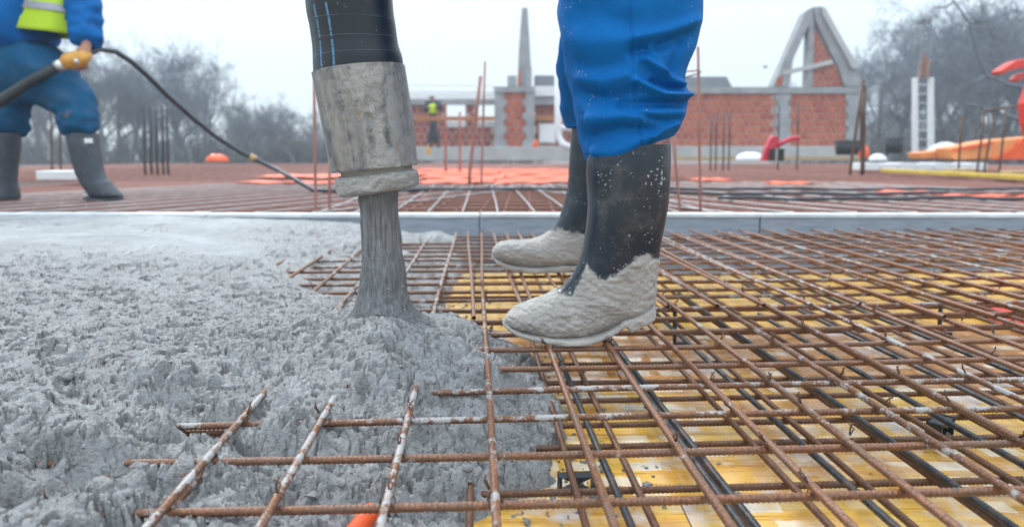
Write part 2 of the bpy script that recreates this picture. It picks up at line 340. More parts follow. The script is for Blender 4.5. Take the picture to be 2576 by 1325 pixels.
def gridmesh(name, P, mat, parent=None, closed=False, uv=None, attr=None, capends=False):
    """P: rows x cols x 3 array"""
    R, C = P.shape[:2]; of = np.array(off(parent)); me = bpy.data.meshes.new(name)
    V = (P-of).reshape(-1, 3); nc = C if closed else C-1
    i, j = np.meshgrid(np.arange(R-1), np.arange(nc), indexing='ij'); i = i.ravel(); j = j.ravel(); j2 = (j+1) % C
    F = np.stack([i*C+j, i*C+j2, (i+1)*C+j2, (i+1)*C+j], 1)
    me.vertices.add(len(V)); me.vertices.foreach_set('co', V.astype(np.float32).ravel())
    me.loops.add(F.size); me.loops.foreach_set('vertex_index', F.astype(np.int32).ravel())
    me.polygons.add(len(F)); me.polygons.foreach_set('loop_start', np.arange(0, F.size, 4, dtype=np.int32)); me.polygons.foreach_set('loop_total', np.full(len(F), 4, dtype=np.int32))
    me.update(calc_edges=True); me.polygons.foreach_set('use_smooth', np.ones(len(F), dtype=bool))
    if uv:
        L = me.uv_layers.new(name='UVMap'); jn = np.stack([j, j+1, j+1, j], 1)/C; rn = np.stack([i, i, i+1, i+1], 1)/(R-1)
        L.data.foreach_set('uv', np.stack([jn, rn], 2).astype(np.float32).ravel())
    if attr is not None:
        A = me.attributes.new('mud', 'FLOAT', 'POINT'); A.data.foreach_set('value', attr.astype(np.float32).ravel())
    me.validate(); o = bpy.data.objects.new(name, me); COL.objects.link(o); me.materials.append(mat)
    if parent: o.parent = parent
    return o
def copy_part(src, name, parent, loc=None, rot=None, scale=None):
    c = src.copy(); c.name = name; COL.objects.link(c); c.parent = parent
    if loc is not None: c.location = loc
    if rot is not None: c.rotation_euler = rot
    if scale is not None: c.scale = scale
    return c
def copy_tree(o, parent=None):
    c = o.copy(); COL.objects.link(c); c.parent = parent
    for ch in list(o.children): copy_tree(ch, c)
    return c

# ================================================================== THE SETTING
mb = MB(); mb.box((-250, -2.5, -1.2), (250, 118, -.62)); tag(mb.build('ground', M['soil']), kind='structure')
# near slab shuttering: yellow three-ply boards on a support
DECK = -.112
mb = MB(); mb.box((-4.2, -1.0, -.30), (4.6, 3.02, DECK-.026)); deck = mb.build('formwork_deck', M['owood']); tag(deck, kind='structure')
r = 0; y = -1.0
while y < 3.0:
    x = -4.2+(r % 2)*.55
    x0 = -4.2
    while x0 < 4.6:
        x1 = min(4.6, (x0+1.5) if x0 > -4.2 else x+.9); z = DECK+random.uniform(-.0012, .0006)
        m_ = MB(); y1 = min(y+.5, 3.02)
        m_.box((x0+.0015, y+.0015, DECK-.022), (x1-.0015, y1-.0015, z)); p_ = m_.build('shuttering_board', M['deck_y'] if y > 1.9 else (M['deck_b'] if y > 1.35 else M['deck']), deck)
        x0 = x1
    y += .5; r += 1
mb = MB(); mb.box((-4.2, 3.02, -.55), (4.6, 3.66, -.17)); tag(mb.build('beam_trench_floor', M['darkfloor']), kind='structure')
mb = MB(); mb.box((-16, 3.80, -.55), (18, 24.2, .015)); tag(mb.build('upper_deck', M['subdeck']), kind='structure')

# ------------------------------------------------------------------ steel edge form between the two pours
KY = 3.68; joints = [-4.6, -3.05, -1.6, -.17, 1.30, 2.70, 4.15]
for i in range(len(joints)-1):
    a, b = joints[i]+.003, joints[i+1]-.003; dz = random.uniform(-.002, .002)
    where = ['at the far left end', 'behind the left part of the wet concrete', 'behind the pouring hose', 'behind the worker in blue trousers', 'to the right of the rubber boots', 'at the right edge of the picture'][i]
    e = thing('edge_form', (a, KY, -.17), 'grey steel edge form with pale top flange '+where, 'edge form', 'steel edge forms in a line between the two pours')
    m_ = MB(); m_.box((a, KY, -.17), (b, KY+.012, .068+dz)); m_.box((a, KY-.006, -.0), (a+.02, KY-.0005, .066+dz)); m_.build('face_plate', M['edge'], e)
    m_ = MB(); m_.box((a, KY-.008, .0685+dz), (b, KY+.09, .088+dz)); m_.build('top_flange', M['flange'], e, bevel=.003)
    m_ = MB(); m_.box((a, KY+.0925, -.17), (b, KY+.105, .066+dz)); m_.build('back_plate', M['edge'], e)

# ================================================================== FRESH CONCRETE (height field in metres)
ctl = [  # photo position, height of the surface there
 (-400,1300,.02),(-400,1000,.04),(-300,1150,.04),(-100,1200,.035),(0,1150,.04),(0,1000,.05),(0,850,.05),(0,720,.045),(150,1180,.018),(200,1050,.045),(200,850,.055),(400,1030,.028),(400,900,.05),(600,980,.025),(600,850,.05),
 (780,960,.018),(800,850,.045),(960,900,.04),(950,830,.055),(1050,930,.018),(1130,860,.03),(1130,810,.012),(1190,900,.008),
 (-60,1325,.0),(60,1290,.006),(200,1232,.004),(430,1116,.002),(600,1060,-.002),(700,1037,.006),(840,1012,.005),(240,1185,.022),(350,1120,.022),(100,1245,.016),(480,1070,.02),(300,1060,.045),(1060,978,.0),(1220,935,-.006),(1236,860,-.008),(1170,810,-.012),
 (60,1340,-.03),(190,1285,-.022),(250,1250,-.02),(400,1260,-.03),(450,1160,-.026),(530,1110,-.02),(350,1215,-.02),(640,1075,-.02),(250,1300,-.035),(330,1230,-.03),(480,1160,-.028),(600,1110,-.024),(700,1180,-.036),(900,1090,-.028),(900,1190,-.036),(800,1290,-.045),(1150,1150,-.03),(1100,1040,-.02),(1300,1000,-.034),(1300,1100,-.034),(1370,1080,-.045),(1180,1240,-.05),(1050,1320,-.06),(900,1310,-.062),(300,1500,-.05),(800,1600,-.07),(-300,1600,-.03),
 (1280,920,-.03),(1180,770,-.05),(1120,740,-.04),
 (700,720,.02),(620,700,.03),(500,700,.02),(760,740,.0),(800,700,-.018),(860,680,-.02),(850,750,-.018),(880,640,-.012),(760,660,-.004),(1060,700,-.03),(1060,640,-.03),(1120,640,-.045),(1150,700,-.07),(1060,760,-.02),(1100,610,-.03),
 (1030,590,.02),(1180,590,.02),(1100,580,.035),(900,600,.035),(860,610,.03),(950,570,.045),(800,560,.06),(600,560,.072),(300,555,.078),(0,555,.08),(-400,555,.08),(300,600,.075),(0,620,.078),(300,650,.06),(0,660,.07),(200,690,.035),(420,680,.03),(600,650,.045),(750,620,.035),(-400,650,.07),(-400,750,.05)]
def warp(X, Y): return X/(Y+.06)*1.0, np.log(Y+.06)*1.15
cp = np.array([list(G(u, v, z if z > -.018 else z-.016)) for u, v, z in ctl]); cu, cv = warp(cp[:, 0], cp[:, 1])
edgepoly = [(1205,560),(1205,600),(1160,650),(1165,700),(1118,735),(1118,770),(1190,805),(1236,850),(1262,890),(1330,905),(1385,950),(1408,1010),(1412,1090),(1405,1150),(1370,1200),(1290,1238),(1215,1280),(1185,1330),(1150,1500),(1050,1900)]
ep = [G(u, v, -.085) for u, v in edgepoly]; ep = np.array([(p.x, p.y) for p in ep])
poly = np.vstack([ep, [(.1, .05), (-9, .05), (-9, 9), (ep[0][0], 9)]])
def inside_dist(X, Y):
    ins = np.zeros(X.shape, bool); d = np.full(X.shape, 9.)
    n = len(poly)
    for i in range(n):
        x1, y1 = poly[i]; x2, y2 = poly[(i+1) % n]
        c = ((y1 > Y) != (y2 > Y)) & (X < (x2-x1)*(Y-y1)/((y2-y1) if y2 != y1 else 1e-9)+x1); ins ^= c
        if i < len(ep)-1:
            dx, dy = x2-x1, y2-y1; t = np.clip(((X-x1)*dx+(Y-y1)*dy)/(dx*dx+dy*dy), 0, 1); d = np.minimum(d, np.hypot(X-x1-t*dx, Y-y1-t*dy))
    return np.where(ins, d, -d)
def smooth_mask(X, Y):   # trowelled part near the edge form
    u, v = 1288+FPX*X/(Y+.06), 385+1815*.35/(Y+.06)
    k = sstep(2.0, 2.7, Y+.25*fbm(X*2.2, Y*2.2, o=3, s=77)) * sstep(-.25, -1.05, X+.6*fbm(X*1.3, Y*1.3, o=2, s=5)+.35)
    return k
def concrete_z(X, Y, detail=True):
    a, b = warp(X, Y); num = 0; den = 1e-9
    for k in range(len(cu)):
        q = ((a-cu[k])**2+(b-cv[k])**2); wgt = 1/(q+.0006)**2.3; num = num+wgt*cp[k, 2]; den = den+wgt
    z = num/den
    D = inside_dist(X, Y)
    if detail:
        sm = smooth_mask(X, Y); amp = 1-sm*(.80-.60*sstep(-.1, .35, fbm(X*3.1, Y*5, o=4, s=88)))
        wx = fbm(X*20, Y*20, o=3, s=1); wy = fbm(X*20, Y*20, o=3, s=2); dwx = X+.010*wx+.0009*vn(X*95, Y*95, s=3); dwy = Y+.010*wy+.0009*vn(X*95, Y*95, s=4)
        f1, f2, rid = worley(dwx*27+1, dwy*27, 3); g1, g2, r2 = worley(dwx*66+5, dwy*66, 4)
        ck1 = (1-sstep(.0, .16, f2-f1))*sstep(-.1, .25, fbm(X*14, Y*14, o=2, s=43)); ck2 = (1-sstep(.0, .18, g2-g1))*sstep(-.15, .2, fbm(X*30, Y*30, o=2, s=44))
        n = .0100*(domes(dwx*17, dwy*17, 31)-.35)+.0085*(domes(dwx*40+3, dwy*40, 32)-.4)+.0058*(domes(dwx*92, dwy*92+5, 33)-.4)+.0030*domes(dwx*210, dwy*210, 34)
        n = n+.006*fbm(dwx*10, dwy*10, o=2, s=17)+.0016*fbm(X*420, Y*420, o=2, s=18)-.0130*ck1-.0075*ck2+.005*(rid-.5)+.0036*(r2-.5)+.002
        holes = sstep(.34, .50, fbm(dwx*26+3, dwy*26, o=3, s=40)); n = n-.020*holes
        n = n*.72-.024*sstep(.33, .41, fbm(X*40+1+.6*wx, Y*46, o=4, s=46))-.010*sstep(.36, .44, fbm(X*95+1+.6*wx, Y*100, o=3, s=48))
        bigl = fbm(X*4.5, Y*4.5, o=2, s=20)
        far = 1-.3*sstep(1.3, 2.4, Y)
        z = z+n*amp*far+.010*bigl*amp+sm*(.0045*fbm(X*7, Y*16, o=3, s=50)+.010*np.clip(fbm(X*11, Y*15, o=5, s=51, g=.6)-.02, 0, 1))
        D = D+.034*fbm(X*11, Y*11, o=5, s=60, g=.6)
    # splash crater where the jet lands
    r_ = np.hypot((X-JX), (Y-JY)); z = z+.012*np.exp(-((r_-.15)/.05)**2)-.010*np.exp(-(r_/.085)**2)
    ee = np.sqrt(np.clip(1-(1-np.clip((D+.004)/.075, 0, 1))**2, 0, 1))*.86+.14*sstep(.04, .14, D)
    return np.where(D < -.004, -.16, -.16+(z+.16)*ee)
_j = G(968, 806, .035); JX, JY = _j.x, _j.y
rows = np.exp(np.linspace(math.log(.42), math.log(KY-.002), 760)); tt = np.linspace(-1.12, .30, 1180)
YY, TT = np.meshgrid(rows, tt, indexing='ij'); XX = TT*(YY+.05)
zz = concrete_z(XX, YY)
# small sideways push so lumps overhang a little
ox = .003*fbm(XX*26, YY*38, zz*38, o=3, s=91)*(YY < 2.4); oy = .003*fbm(XX*26, YY*38, zz*38, o=3, s=92)*(YY < 2.4)
edgefix = (YY < KY-.05)
P = np.stack([XX+ox*edgefix, YY+oy*edgefix, zz], 2)
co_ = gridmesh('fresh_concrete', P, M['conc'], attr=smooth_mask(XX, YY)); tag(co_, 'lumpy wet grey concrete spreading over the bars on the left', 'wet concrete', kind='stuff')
# cull the skirt hidden under the deck
bm = bmesh.new(); bm.from_mesh(co_.data); dead = [f for f in bm.faces if all(v.co.z < -.15 for v in f.verts)]; bmesh.ops.delete(bm, geom=dead, context='FACES'); bm.to_mesh(co_.data); bm.free()

# loose crumbs of concrete on the boards and clods on the heap
def rock(bm_, c, r, seed):
    m = bmesh.ops.create_icosphere(bm_, subdivisions=1, radius=1)
    sx, sy, sz = [r*random.uniform(.7, 1.2) for _ in range(3)]
    for q in m['verts']:
        k = 1+random.uniform(-.38, .3); q.co = Vector((q.co.x*sx*k, q.co.y*sy*k, q.co.z*sz*k*.8))+c
bm = bmesh.new(); cnt = 0
pts = RNG.uniform(0, 1, (1100, 3)); 
for a, b, c in pts:
    Yc = .5*math.exp(a*1.3); Xc = -.95*Yc+b*(1.15*Yc+.35)
    arr = concrete_z(np.array([Xc]), np.array([Yc]), False)[0] if cnt < 1 else None
    cnt += 1
XYc = np.stack([.5*np.exp(pts[:, 0]*1.3)], 1)[:, 0]; Xc_ = -.95*XYc+pts[:, 1]*(1.15*XYc+.35)
Zc = concrete_z(Xc_, XYc)
for x_, y_, z_, c in zip(Xc_, XYc, Zc, pts[:, 2]):
    if z_ < -.11: continue
    rock(bm, Vector((x_, y_, z_-.0005)), .002+.0085*c**4, 0)
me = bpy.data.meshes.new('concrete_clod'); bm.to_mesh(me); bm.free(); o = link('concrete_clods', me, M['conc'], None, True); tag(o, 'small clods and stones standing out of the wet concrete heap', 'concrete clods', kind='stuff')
bm = bmesh.new(); q_ = RNG.uniform(0, 1, (170, 3)); Ys = .55*np.exp(q_[:, 0]*1.2); Xs = -.9*Ys+q_[:, 1]*(.95*Ys+.25); Zs = concrete_z(Xs, Ys)
for x_, y_, z_, c in zip(Xs, Ys, Zs, q_[:, 2]):
    if z_ > -.08: rock(bm, Vector((x_, y_, z_-.001)), .0045+.0085*c*c, 0)
me = bpy.data.meshes.new('gravel'); bm.to_mesh(me); bm.free(); M['gravel'] = simple('wet_gravel_stone', (.21, .205, .215), .55, .35, 60, bump=.0008)
o = link('gravel_stones', me, M['gravel'], None, False); tag(o, 'bare wet gravel stones showing in the fresh concrete', 'gravel stones', kind='stuff')
bm = bmesh.new()
for i in range(430):
    k = random.randrange(4, len(ep)-1); t_ = random.random(); bx_, by_ = ep[k]*(1-t_)+ep[k+1]*t_
    d_ = random.expovariate(1/.05); x_, y_ = bx_+.01+d_, by_+random.gauss(0, .03)
    rr = random.uniform(.0012, .004) if random.random() < .9 else random.uniform(.005, .010)
    rock(bm, Vector((x_, y_, DECK+rr*.3)), rr, 0)
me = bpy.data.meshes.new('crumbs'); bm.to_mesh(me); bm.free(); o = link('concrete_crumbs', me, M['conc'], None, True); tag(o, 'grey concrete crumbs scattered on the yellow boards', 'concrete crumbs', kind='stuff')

# ================================================================== REINFORCEMENT
def bar_mesh(name, L, r, bend, ribs=True, seg=.0017, n=9, seed=0, r_rib=.12):
    """a ribbed bar along +X, its middle at the origin; bend gives a gentle bow in metres"""
    k = int(L/seg) if ribs else max(6, int(L/.25)); x = np.linspace(-L/2, L/2, k+1); a = np.linspace(0, 2*np.pi, n, endpoint=False)
    X, A = np.meshgrid(x, a, indexing='ij'); rad = np.full(X.shape, r)
    if ribs:
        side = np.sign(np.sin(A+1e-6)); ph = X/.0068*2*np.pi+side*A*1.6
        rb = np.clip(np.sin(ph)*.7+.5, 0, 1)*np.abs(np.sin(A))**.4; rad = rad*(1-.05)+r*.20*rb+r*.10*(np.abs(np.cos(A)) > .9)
    cy = bend*np.cos(X/L*np.pi*1.0)+.0015*np.sin(X*3.1+seed); cz = .0018*np.sin(X*2.3+seed*2)
    P = np.stack([X, rad*np.cos(A)+cy, rad*np.sin(A)+cz], 2)
    me_o = gridmesh(name, P, M['rust'], None, closed=True); me = me_o.data; bpy.data.objects.remove(me_o)
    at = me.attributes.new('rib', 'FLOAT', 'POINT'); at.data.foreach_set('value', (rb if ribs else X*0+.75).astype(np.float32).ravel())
    return me
R0 = .0052
BARL = {}
def getbar(kind, L):
    L = round(L, 1); key = (kind, L)
    if key not in BARL:
        if kind == 'near': BARL[key] = [bar_mesh('ribbed_bar', L, R0, b, True, .0016, 10, i) for i, b in enumerate((.0, .004))]
        elif kind == 'mid': BARL[key] = [bar_mesh('plain_bar', L, R0, b, False, .1, 7, i) for i, b in enumerate((.0, .006))]
        else: BARL[key] = [bar_mesh('far_bar', L, R0*1.1, 0, False, .5, 5, 1)]
    return BARL[key]
CX = Vector((math.cos(.049), math.sin(.049), 0))   # cross direction of the sheets
def put_bar(name, parent, a, b, mat, kind='near'):
    a = Vector(a); b = Vector(b); L = (b-a).length; mid = (a+b)/2; d = (b-a).normalized()
    me = random.choice(getbar(kind, L)); o = bpy.data.objects.new(name, me); COL.objects.link(o)
    if parent: o.parent = parent
    o.location = mid-off(parent)
    q = d.to_track_quat('X', 'Z'); o.rotation_mode = 'QUATERNION'; o.rotation_quaternion = q
    if abs(me.vertices[0].co.x*-2-L) > .0: o.scale.x = L/(me.vertices[0].co.x*-2)
    if o.material_slots[0].material is not mat:
        o.material_slots[0].link = 'OBJECT'; o.material_slots[0].material = mat
    return o
def frame(rot):   # unit vectors of a sheet turned by rot about z
    L = Vector((-math.sin(rot), math.cos(rot), 0)); C = Vector((math.cos(rot), math.sin(rot), 0)); return L, C
YAW = .0495
# --- upper sheet, near
L_, C_ = frame(YAW)
um = thing('reinforcement_mesh', (0, .3, 0), 'rusty ribbed steel mesh on top, running from under the boots to the bottom edge', 'rebar mesh', 'rebar mesh sheets in the near slab')
ub = [-755, -470, -195, 85, 370, 655, 958, 1252, 1550, 1845, 2152, 2412, 2690, 2985, 3280, 3570, 3860, 4150, 4440, 4730, 5020]
for i, u in enumerate(ub):
    g = G(u, 1325, 0); s0 = g-L_*.45 if u > 100 else g+L_*.45; s1 = g+L_*(2.88+random.uniform(-.02, .02))
    jt = C_*random.uniform(-.004, .004); s1 = s1+jt+Vector((0, 0, random.uniform(-.003, .003)))
    if u > 1900 and u < 2700: s1 = s1
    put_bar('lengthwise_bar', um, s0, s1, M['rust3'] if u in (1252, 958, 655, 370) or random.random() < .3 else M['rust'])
yc6 = [G(1240, v_, -.0104).y for v_ in (1265, 1143, 1056, 985, 929, 880)]
ycross = [yc6[0]-.25, yc6[0]-.125]+yc6+[yc6[-1]+.127*k for k in range(1, 17)]
for i, yv in enumerate(ycross):
    x0 = -.05*yv; ang = YAW+(.0 if yv < 1.1 else .012)
    _, c2 = frame(ang)
    mid = Vector((-.04, yv, -.0104+random.uniform(-.001, .001)))
    left = -1.0 if yv < 1.3 else -(.36*yv+.02)
    a = mid+c2*(left); b = mid+c2*(1.45+.8*yv)
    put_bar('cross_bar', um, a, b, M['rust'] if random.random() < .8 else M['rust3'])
# --- lapped sheet whose edge shows at the left
lm = thing('reinforcement_mesh', (-.5, .6, -.02), 'short rusty mesh ends sticking out of the wet concrete at lower left', 'rebar mesh', 'rebar mesh sheets in the near slab')
g = G(392, 1325, -.022); put_bar('lengthwise_bar', lm, g-L_*.3, g+L_*.42, M['rust'])
g2 = G(545, 1197, -.026); put_bar('cross_bar', lm, g2-C_*.4, g2, M['rust'])
g2 = G(645, 1086, -.026); put_bar('cross_bar', lm, g2-C_*.4, g2, M['rust'])
g2 = G(120, 1330, -.015); put_bar('lengthwise_bar', lm, g2-L_*.25, g2+L_*.1, M['rust'])
# --- second upper sheet lying over the first towards the edge form
L2, C2 = frame(YAW+.02)
sm_ = thing('reinforcement_mesh', (.5, 1.8, .02), 'rusty mesh sheet lapped over the first one in front of the steel edge form', 'rebar mesh', 'rebar mesh sheets in the near slab')
g0 = G(1190, 800, .006)
for i in range(31):
    s = g0+C_*(i*.127+random.uniform(-.004, .004)); s.z = .008
    st = 0 if i < 3 else (.10 if i < 9 else -.05)
    put_bar('lengthwise_bar', sm_, s+L2*st, s+L2*(KY-.12-g0.y)*(1-.0*i), M['rust3'] if i % 3 else M['rust'], 'mid')
for k in range(15):
    yv = g0.y+.02+k*.127; a = Vector((g0.x-.22 if k > 3 else g0.x-.05, yv-.02, -.003)); 
    a = Vector((g0.x-(.25 if k > 2 else .06), yv, -.0035)); 
    if k % 3 == 1: a.x = .30; put_bar('cross_bar', sm_, a, a+C2*3.6, M['rust3'], 'mid')
# --- lower sheet
lw = thing('reinforcement_mesh', (0, .3, -.08), 'darker rusty lower mesh lying just above the yellow boards', 'rebar mesh', 'rebar mesh sheets in the near slab')
for u in [960, 1180, 1475, 1651, 1880, 2092, 2302, 2522, 2740, 2960, 3180, 3400, 3620, 3840, 4060, 4280, 4500, 4720]:
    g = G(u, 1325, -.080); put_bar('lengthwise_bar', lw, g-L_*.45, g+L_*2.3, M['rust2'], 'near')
for v_ in (1243, 1130, 1070, 1012, 963, 917, 876, 842, 812, 784, 748, 712):
    g = G(1300, v_, -.0905); put_bar('cross_bar', lw, g-C_*.6, g+C_*(1.0+1.1*g.y), M['rust2'])
# --- loose dark bars between the layers
names = ['by the lower spacer', 'right one of the pair under the boot', 'left one of the pair under the boot', 'just right of the doubled pair',
         'ending near the lower right corner', 'passing the right hand spacer', 'right of the right hand spacer', 'beside the red plastic']
for i, (u, st, ln) in enumerate([(1591, -.3, 1.6), (1904, -.3, 1.7), (1868, -.3, 1.7), (2254, -.3, 1.55), (2552, -.3, 1.8), (2850, -.3, 1.5), (3150, -.2, 1.9), (3500, 0, 2.0)]):
    g = G(u, 1325, -.0665); rr = frame(YAW+[-.0, .012, .012, .0, .0, .0, .01, 0][i])[0]
    o = put_bar('dark_rebar', None, g+rr*st, g+rr*(st+ln), M['blackbar']); o.scale.y = o.scale.z = 1.0
    tag(o, 'dark grey ribbed bar under the top mesh, '+names[i], 'rebar', 'loose dark bars between the mesh layers')
# --- tie wires at some crossings
tw = MB(); random.seed(11); q = []
for k in range(13): a_ = k/12*2*math.pi; q.append(Vector((.0072*math.cos(a_), .0072*math.sin(a_)*1.0, -.004+.0085*math.cos(a_*2)*.5)))
tw.tube(q, .0008, 5); tw.tube([Vector((.006, .004, .003)), Vector((.010, .008, .010)), Vector((.013, .006, .016))], .0011, 5); tw.tube([Vector((.006, .003, .003)), Vector((.012, .004, .009)), Vector((.010, .010, .014))], .0009, 5)
tw0 = tw.build('tie_wire', M['rust2'], None, True); twm = tw0.data; bpy.data.objects.remove(tw0)
for i, u in enumerate(ub[3:20]):
    for yv in ycross[1:14]:
        if random.random() < .55:
            g = G(u, 1325, 0); k = (yv-g.y)/L_.y; p = g+L_*k; yy = yv+(p.x+.04)*math.tan(YAW+(.0 if yv < 1.1 else .012)); p = g+L_*((yy-g.y)/L_.y)
            o = bpy.data.objects.new('tie_wire', twm); COL.objects.link(o); o.parent = um; o.location = p-off(um); o.rotation_euler = (random.uniform(-.3, .3), random.uniform(-.3, .3), random.uniform(0, 6.28)); o.scale = (1.25, 1.25, 1.25)

# ------------------------------------------------------------------ black plastic spacers and steel supports
def spacer(u, v, label, rz=0, sc=1.):
    g = G(u, v, DECK); t = thing('bar_spacer', g, label, 'bar spacer', 'black plastic bar spacers'); R = Matrix.Rotation(rz, 3, 'Z')
    h, wd, d = .030*sc, .028*sc, .012*sc
    for k in (-1, 1):
        m_ = MB(); m_.add([g+R @ Vector(p) for p in ((k*wd, -d, 0), (k*wd, d, 0), (k*wd, d, h), (k*wd, -d, h), (k*(wd-.004), -d, 0), (k*(wd-.004), d, 0), (k*(wd-.004), d, h), (k*(wd-.004), -d, h))],
              [(0, 1, 2, 3), (7, 6, 5, 4), (0, 4, 5, 1), (3, 2, 6, 7), (1, 5, 6, 2), (0, 3, 7, 4)]); m_.build('side_wall', M['blackp'], t, bevel=.0006)
        m_ = MB(); z0, z1 = (0, .006) if k < 0 else (h-.012, h-.006)
        m_.add([g+R @ Vector(p) for p in ((-wd+.004, -d*.9, 0 if k < 0 else h-.002), (wd-.004, -d*.9, 0 if k < 0 else h-.002), (0, -d*.9, h*.42 if k < 0 else h*.55), (-wd+.004, d*.9, 0 if k < 0 else h-.002), (wd-.004, d*.9, 0 if k < 0 else h-.002), (0, d*.9, h*.42 if k < 0 else h*.55))],
              [(0, 1, 2), (5, 4, 3), (0, 3, 4, 1), (1, 4, 5, 2), (2, 5, 3, 0)]); m_.build('wedge_web', M['blackp'], t)
    return t
spacer(1450, 1236, 'small black plastic spacer on the yellow board near the bottom edge', .1)
spacer(2362, 1098, 'black plastic spacer under the mesh near the right edge', .7, 1.15)
for (u0, v0, u1, v1, lab) in ((1690, 752, 1697, 862, 'black bent steel support standing behind the front boot heel'), (2372, 738, 2362, 838, 'black bent steel support standing under the mesh at right')):
    a = G(u1, v1, DECK+.006); t = MB(); t.tube([a+Vector((.03, -.012, 0)), a+Vector((.008, -.004, 0)), a, a+Vector((0, 0, .012)), a+Vector((-.002, .002, .105)), a+Vector((-.03, .006, .108))], .006, 8)
    tag(t.build('steel_support', M['blackbar'], None, True), lab, 'bar support', 'bent steel bar supports')
# ------------------------------------------------------------------ orange conduit ends, red sheet, blue scraps
g = G(905, 1322, -.052); t = thing('conduit_pipe', g, 'orange corrugated conduit pipe poking out of the concrete at the bottom edge', 'conduit pipe')
m_ = MB(); ax = Vector((-.25, -.9, -.12)).normalized(); pts_ = []; rr_ = []
for i in range(56): pts_.append(g-ax*(.028)+ax*i*.0016); rr_.append(.0125 if (i // 2) % 2 else .0108)
m_.tube(pts_, rr_, 16); m_.build('ribbed_tube', M['orange'], t, True)
c0 = g-ax*.0282; m_ = MB(); m_.tube([c0+ax*.001, c0-ax*.003], [.0118, .0118], 16, True); m_.build('end_collar', M['orange'], t, True)
g = G(2560, 800, -.10); m_ = MB()
Pg = []
for i in range(14):
    row = []
    for j in range(20):
        x_, y_ = (j-4)*.024, (i-6)*.03; row.append((g.x+x_, g.y+y_, DECK+.012+.012*abs(math.sin(j*1.1))*(1+.4*math.sin(i)), ))
    Pg.append(row)
tag(gridmesh('red_sheet', np.array(Pg), M['red']), 'crumpled red plastic sheet under the mesh at the right edge', 'plastic sheet')
for i, (u, v) in enumerate(((1745, 620), (1850, 618), (2480, 605), (2200, 632))):
    g = G(u, v, -.165); m_ = MB(); m_.box((g.x-.045, g.y-.03, -.169), (g.x+.05, g.y+.05, -.14)); o = m_.build('blue_block', M['bluep'], None, bevel=.004)
    tag(o, ['blue plastic block in the trench just right of the boots', 'blue plastic block under a lap of mesh right of the boots', 'blue plastic block in the trench near the right edge', 'blue plastic block in the trench, right of the picture centre'][i], 'plastic block', 'blue blocks in the trench under the mesh')

# ================================================================== CONCRETE HOSE AND STREAM
DH = JY+.02
def ring_loft(name, rows_, mat, parent=None, n=96, steps=60, uv=True, disp=None, mudf=None, power=2.0):
    """rows_: (centre Vector, tilt axis x Vector half width, y half width)"""
    T = np.linspace(0, len(rows_)-1, steps*(len(rows_)-1)+1); idx = np.arange(len(rows_))
    def cr(vals):
        vals = np.array(vals, float); out = np.zeros(len(T))
        for q, t_ in enumerate(T):
            i = min(int(t_), len(vals)-2); f = t_-i; p0, p1, p2, p3 = vals[max(i-1, 0)], vals[i], vals[i+1], vals[min(i+2, len(vals)-1)]
            m1, m2 = (p2-p0)/2, (p3-p1)/2; out[q] = (2*f**3-3*f*f+1)*p1+(f**3-2*f*f+f)*m1+(-2*f**3+3*f*f)*p2+(f**3-f*f)*m2
        return out
    F = np.stack([cr([r[0][k] for r in rows_]) for k in range(3)], 1); B = np.stack([cr([r[1][k] for r in rows_]) for k in range(3)], 1); Wd = cr([r[2] for r in rows_])
    a = np.linspace(0, 2*np.pi, n, endpoint=False); ca, sa = np.cos(a), np.sin(a)
    ca = np.sign(ca)*np.abs(ca)**(2/power); sa = np.sign(sa)*np.abs(sa)**(2/power)
    mid = (F+B)/2; h = (F-B)/2
    P = mid[:, None, :]+h[:, None, :]*ca[None, :, None]+np.array([0, 1, 0])[None, None, :]*(Wd[:, None]*sa[None, :])[:, :, None]
    if disp is not None:
        dv = P-mid[:, None, :]; dn = dv/(np.linalg.norm(dv, axis=2, keepdims=True)+1e-9); P = P+dn*disp(P, dn)[:, :, None]
    at = mudf(P) if mudf else None
    # close both ends with a shrinking ring
    return P, at
def loft(name, rows_, mat, parent=None, cap=(True, True), **kw):
    P, at = ring_loft(name, rows_, mat, parent, **kw)
    def capr(ring):
        c = ring.mean(0); return [c+(ring-c)*k for k in (.6, .02)]
    ex0 = capr(P[0])[::-1] if cap[0] else []; ex1 = capr(P[-1]) if cap[1] else []
    P2 = np.concatenate([np.array(ex0).reshape(-1, P.shape[1], 3), P, np.array(ex1).reshape(-1, P.shape[1], 3)])
    if at is not None: at = np.concatenate([np.repeat(at[:1], len(ex0), 0), at, np.repeat(at[-1:], len(ex1), 0)])
    return gridmesh(name, P2, mat, parent, closed=True, uv=True, attr=at)
def axis_rows(lst, D):   # (uc, vc, half width px, slant px) -> rows whose front is the left silhouette
    out = []
    for (uL, vL, uR, vR) in lst:
        a, b = W(uL, vL, D), W(uR, vR, D); out.append((a, b, (a-b).length/2))
    return out
ph = thing('concrete_hose', W(949, 470, DH), 'black rubber concrete pump hose with a cement crusted steel collar, pouring', 'pump hose')
hr = [(650,-1500,900,-1480),(700,-1000,935,-985),(735,-600,955,-590),(757,-250,972,-240),(771,0,986,-6),(782,70,994,62),(789,120,1001,110),(791,165,1012,148),(793,215,1014,195)]
loft('rubber_hose', axis_rows(hr, DH), M['hose'], ph, n=72, steps=14)
def cd(P, dn):
    k = sstep(-.35, .3, cm(P))
    return .0045*k*(.3+np.clip(fbm(P[..., 0]*110, P[..., 2]*110, P[..., 1]*110, o=3, s=8), -.4, 1))+.0012*fbm(P[..., 0]*45, P[..., 2]*30, P[..., 1]*45, o=4, s=4)
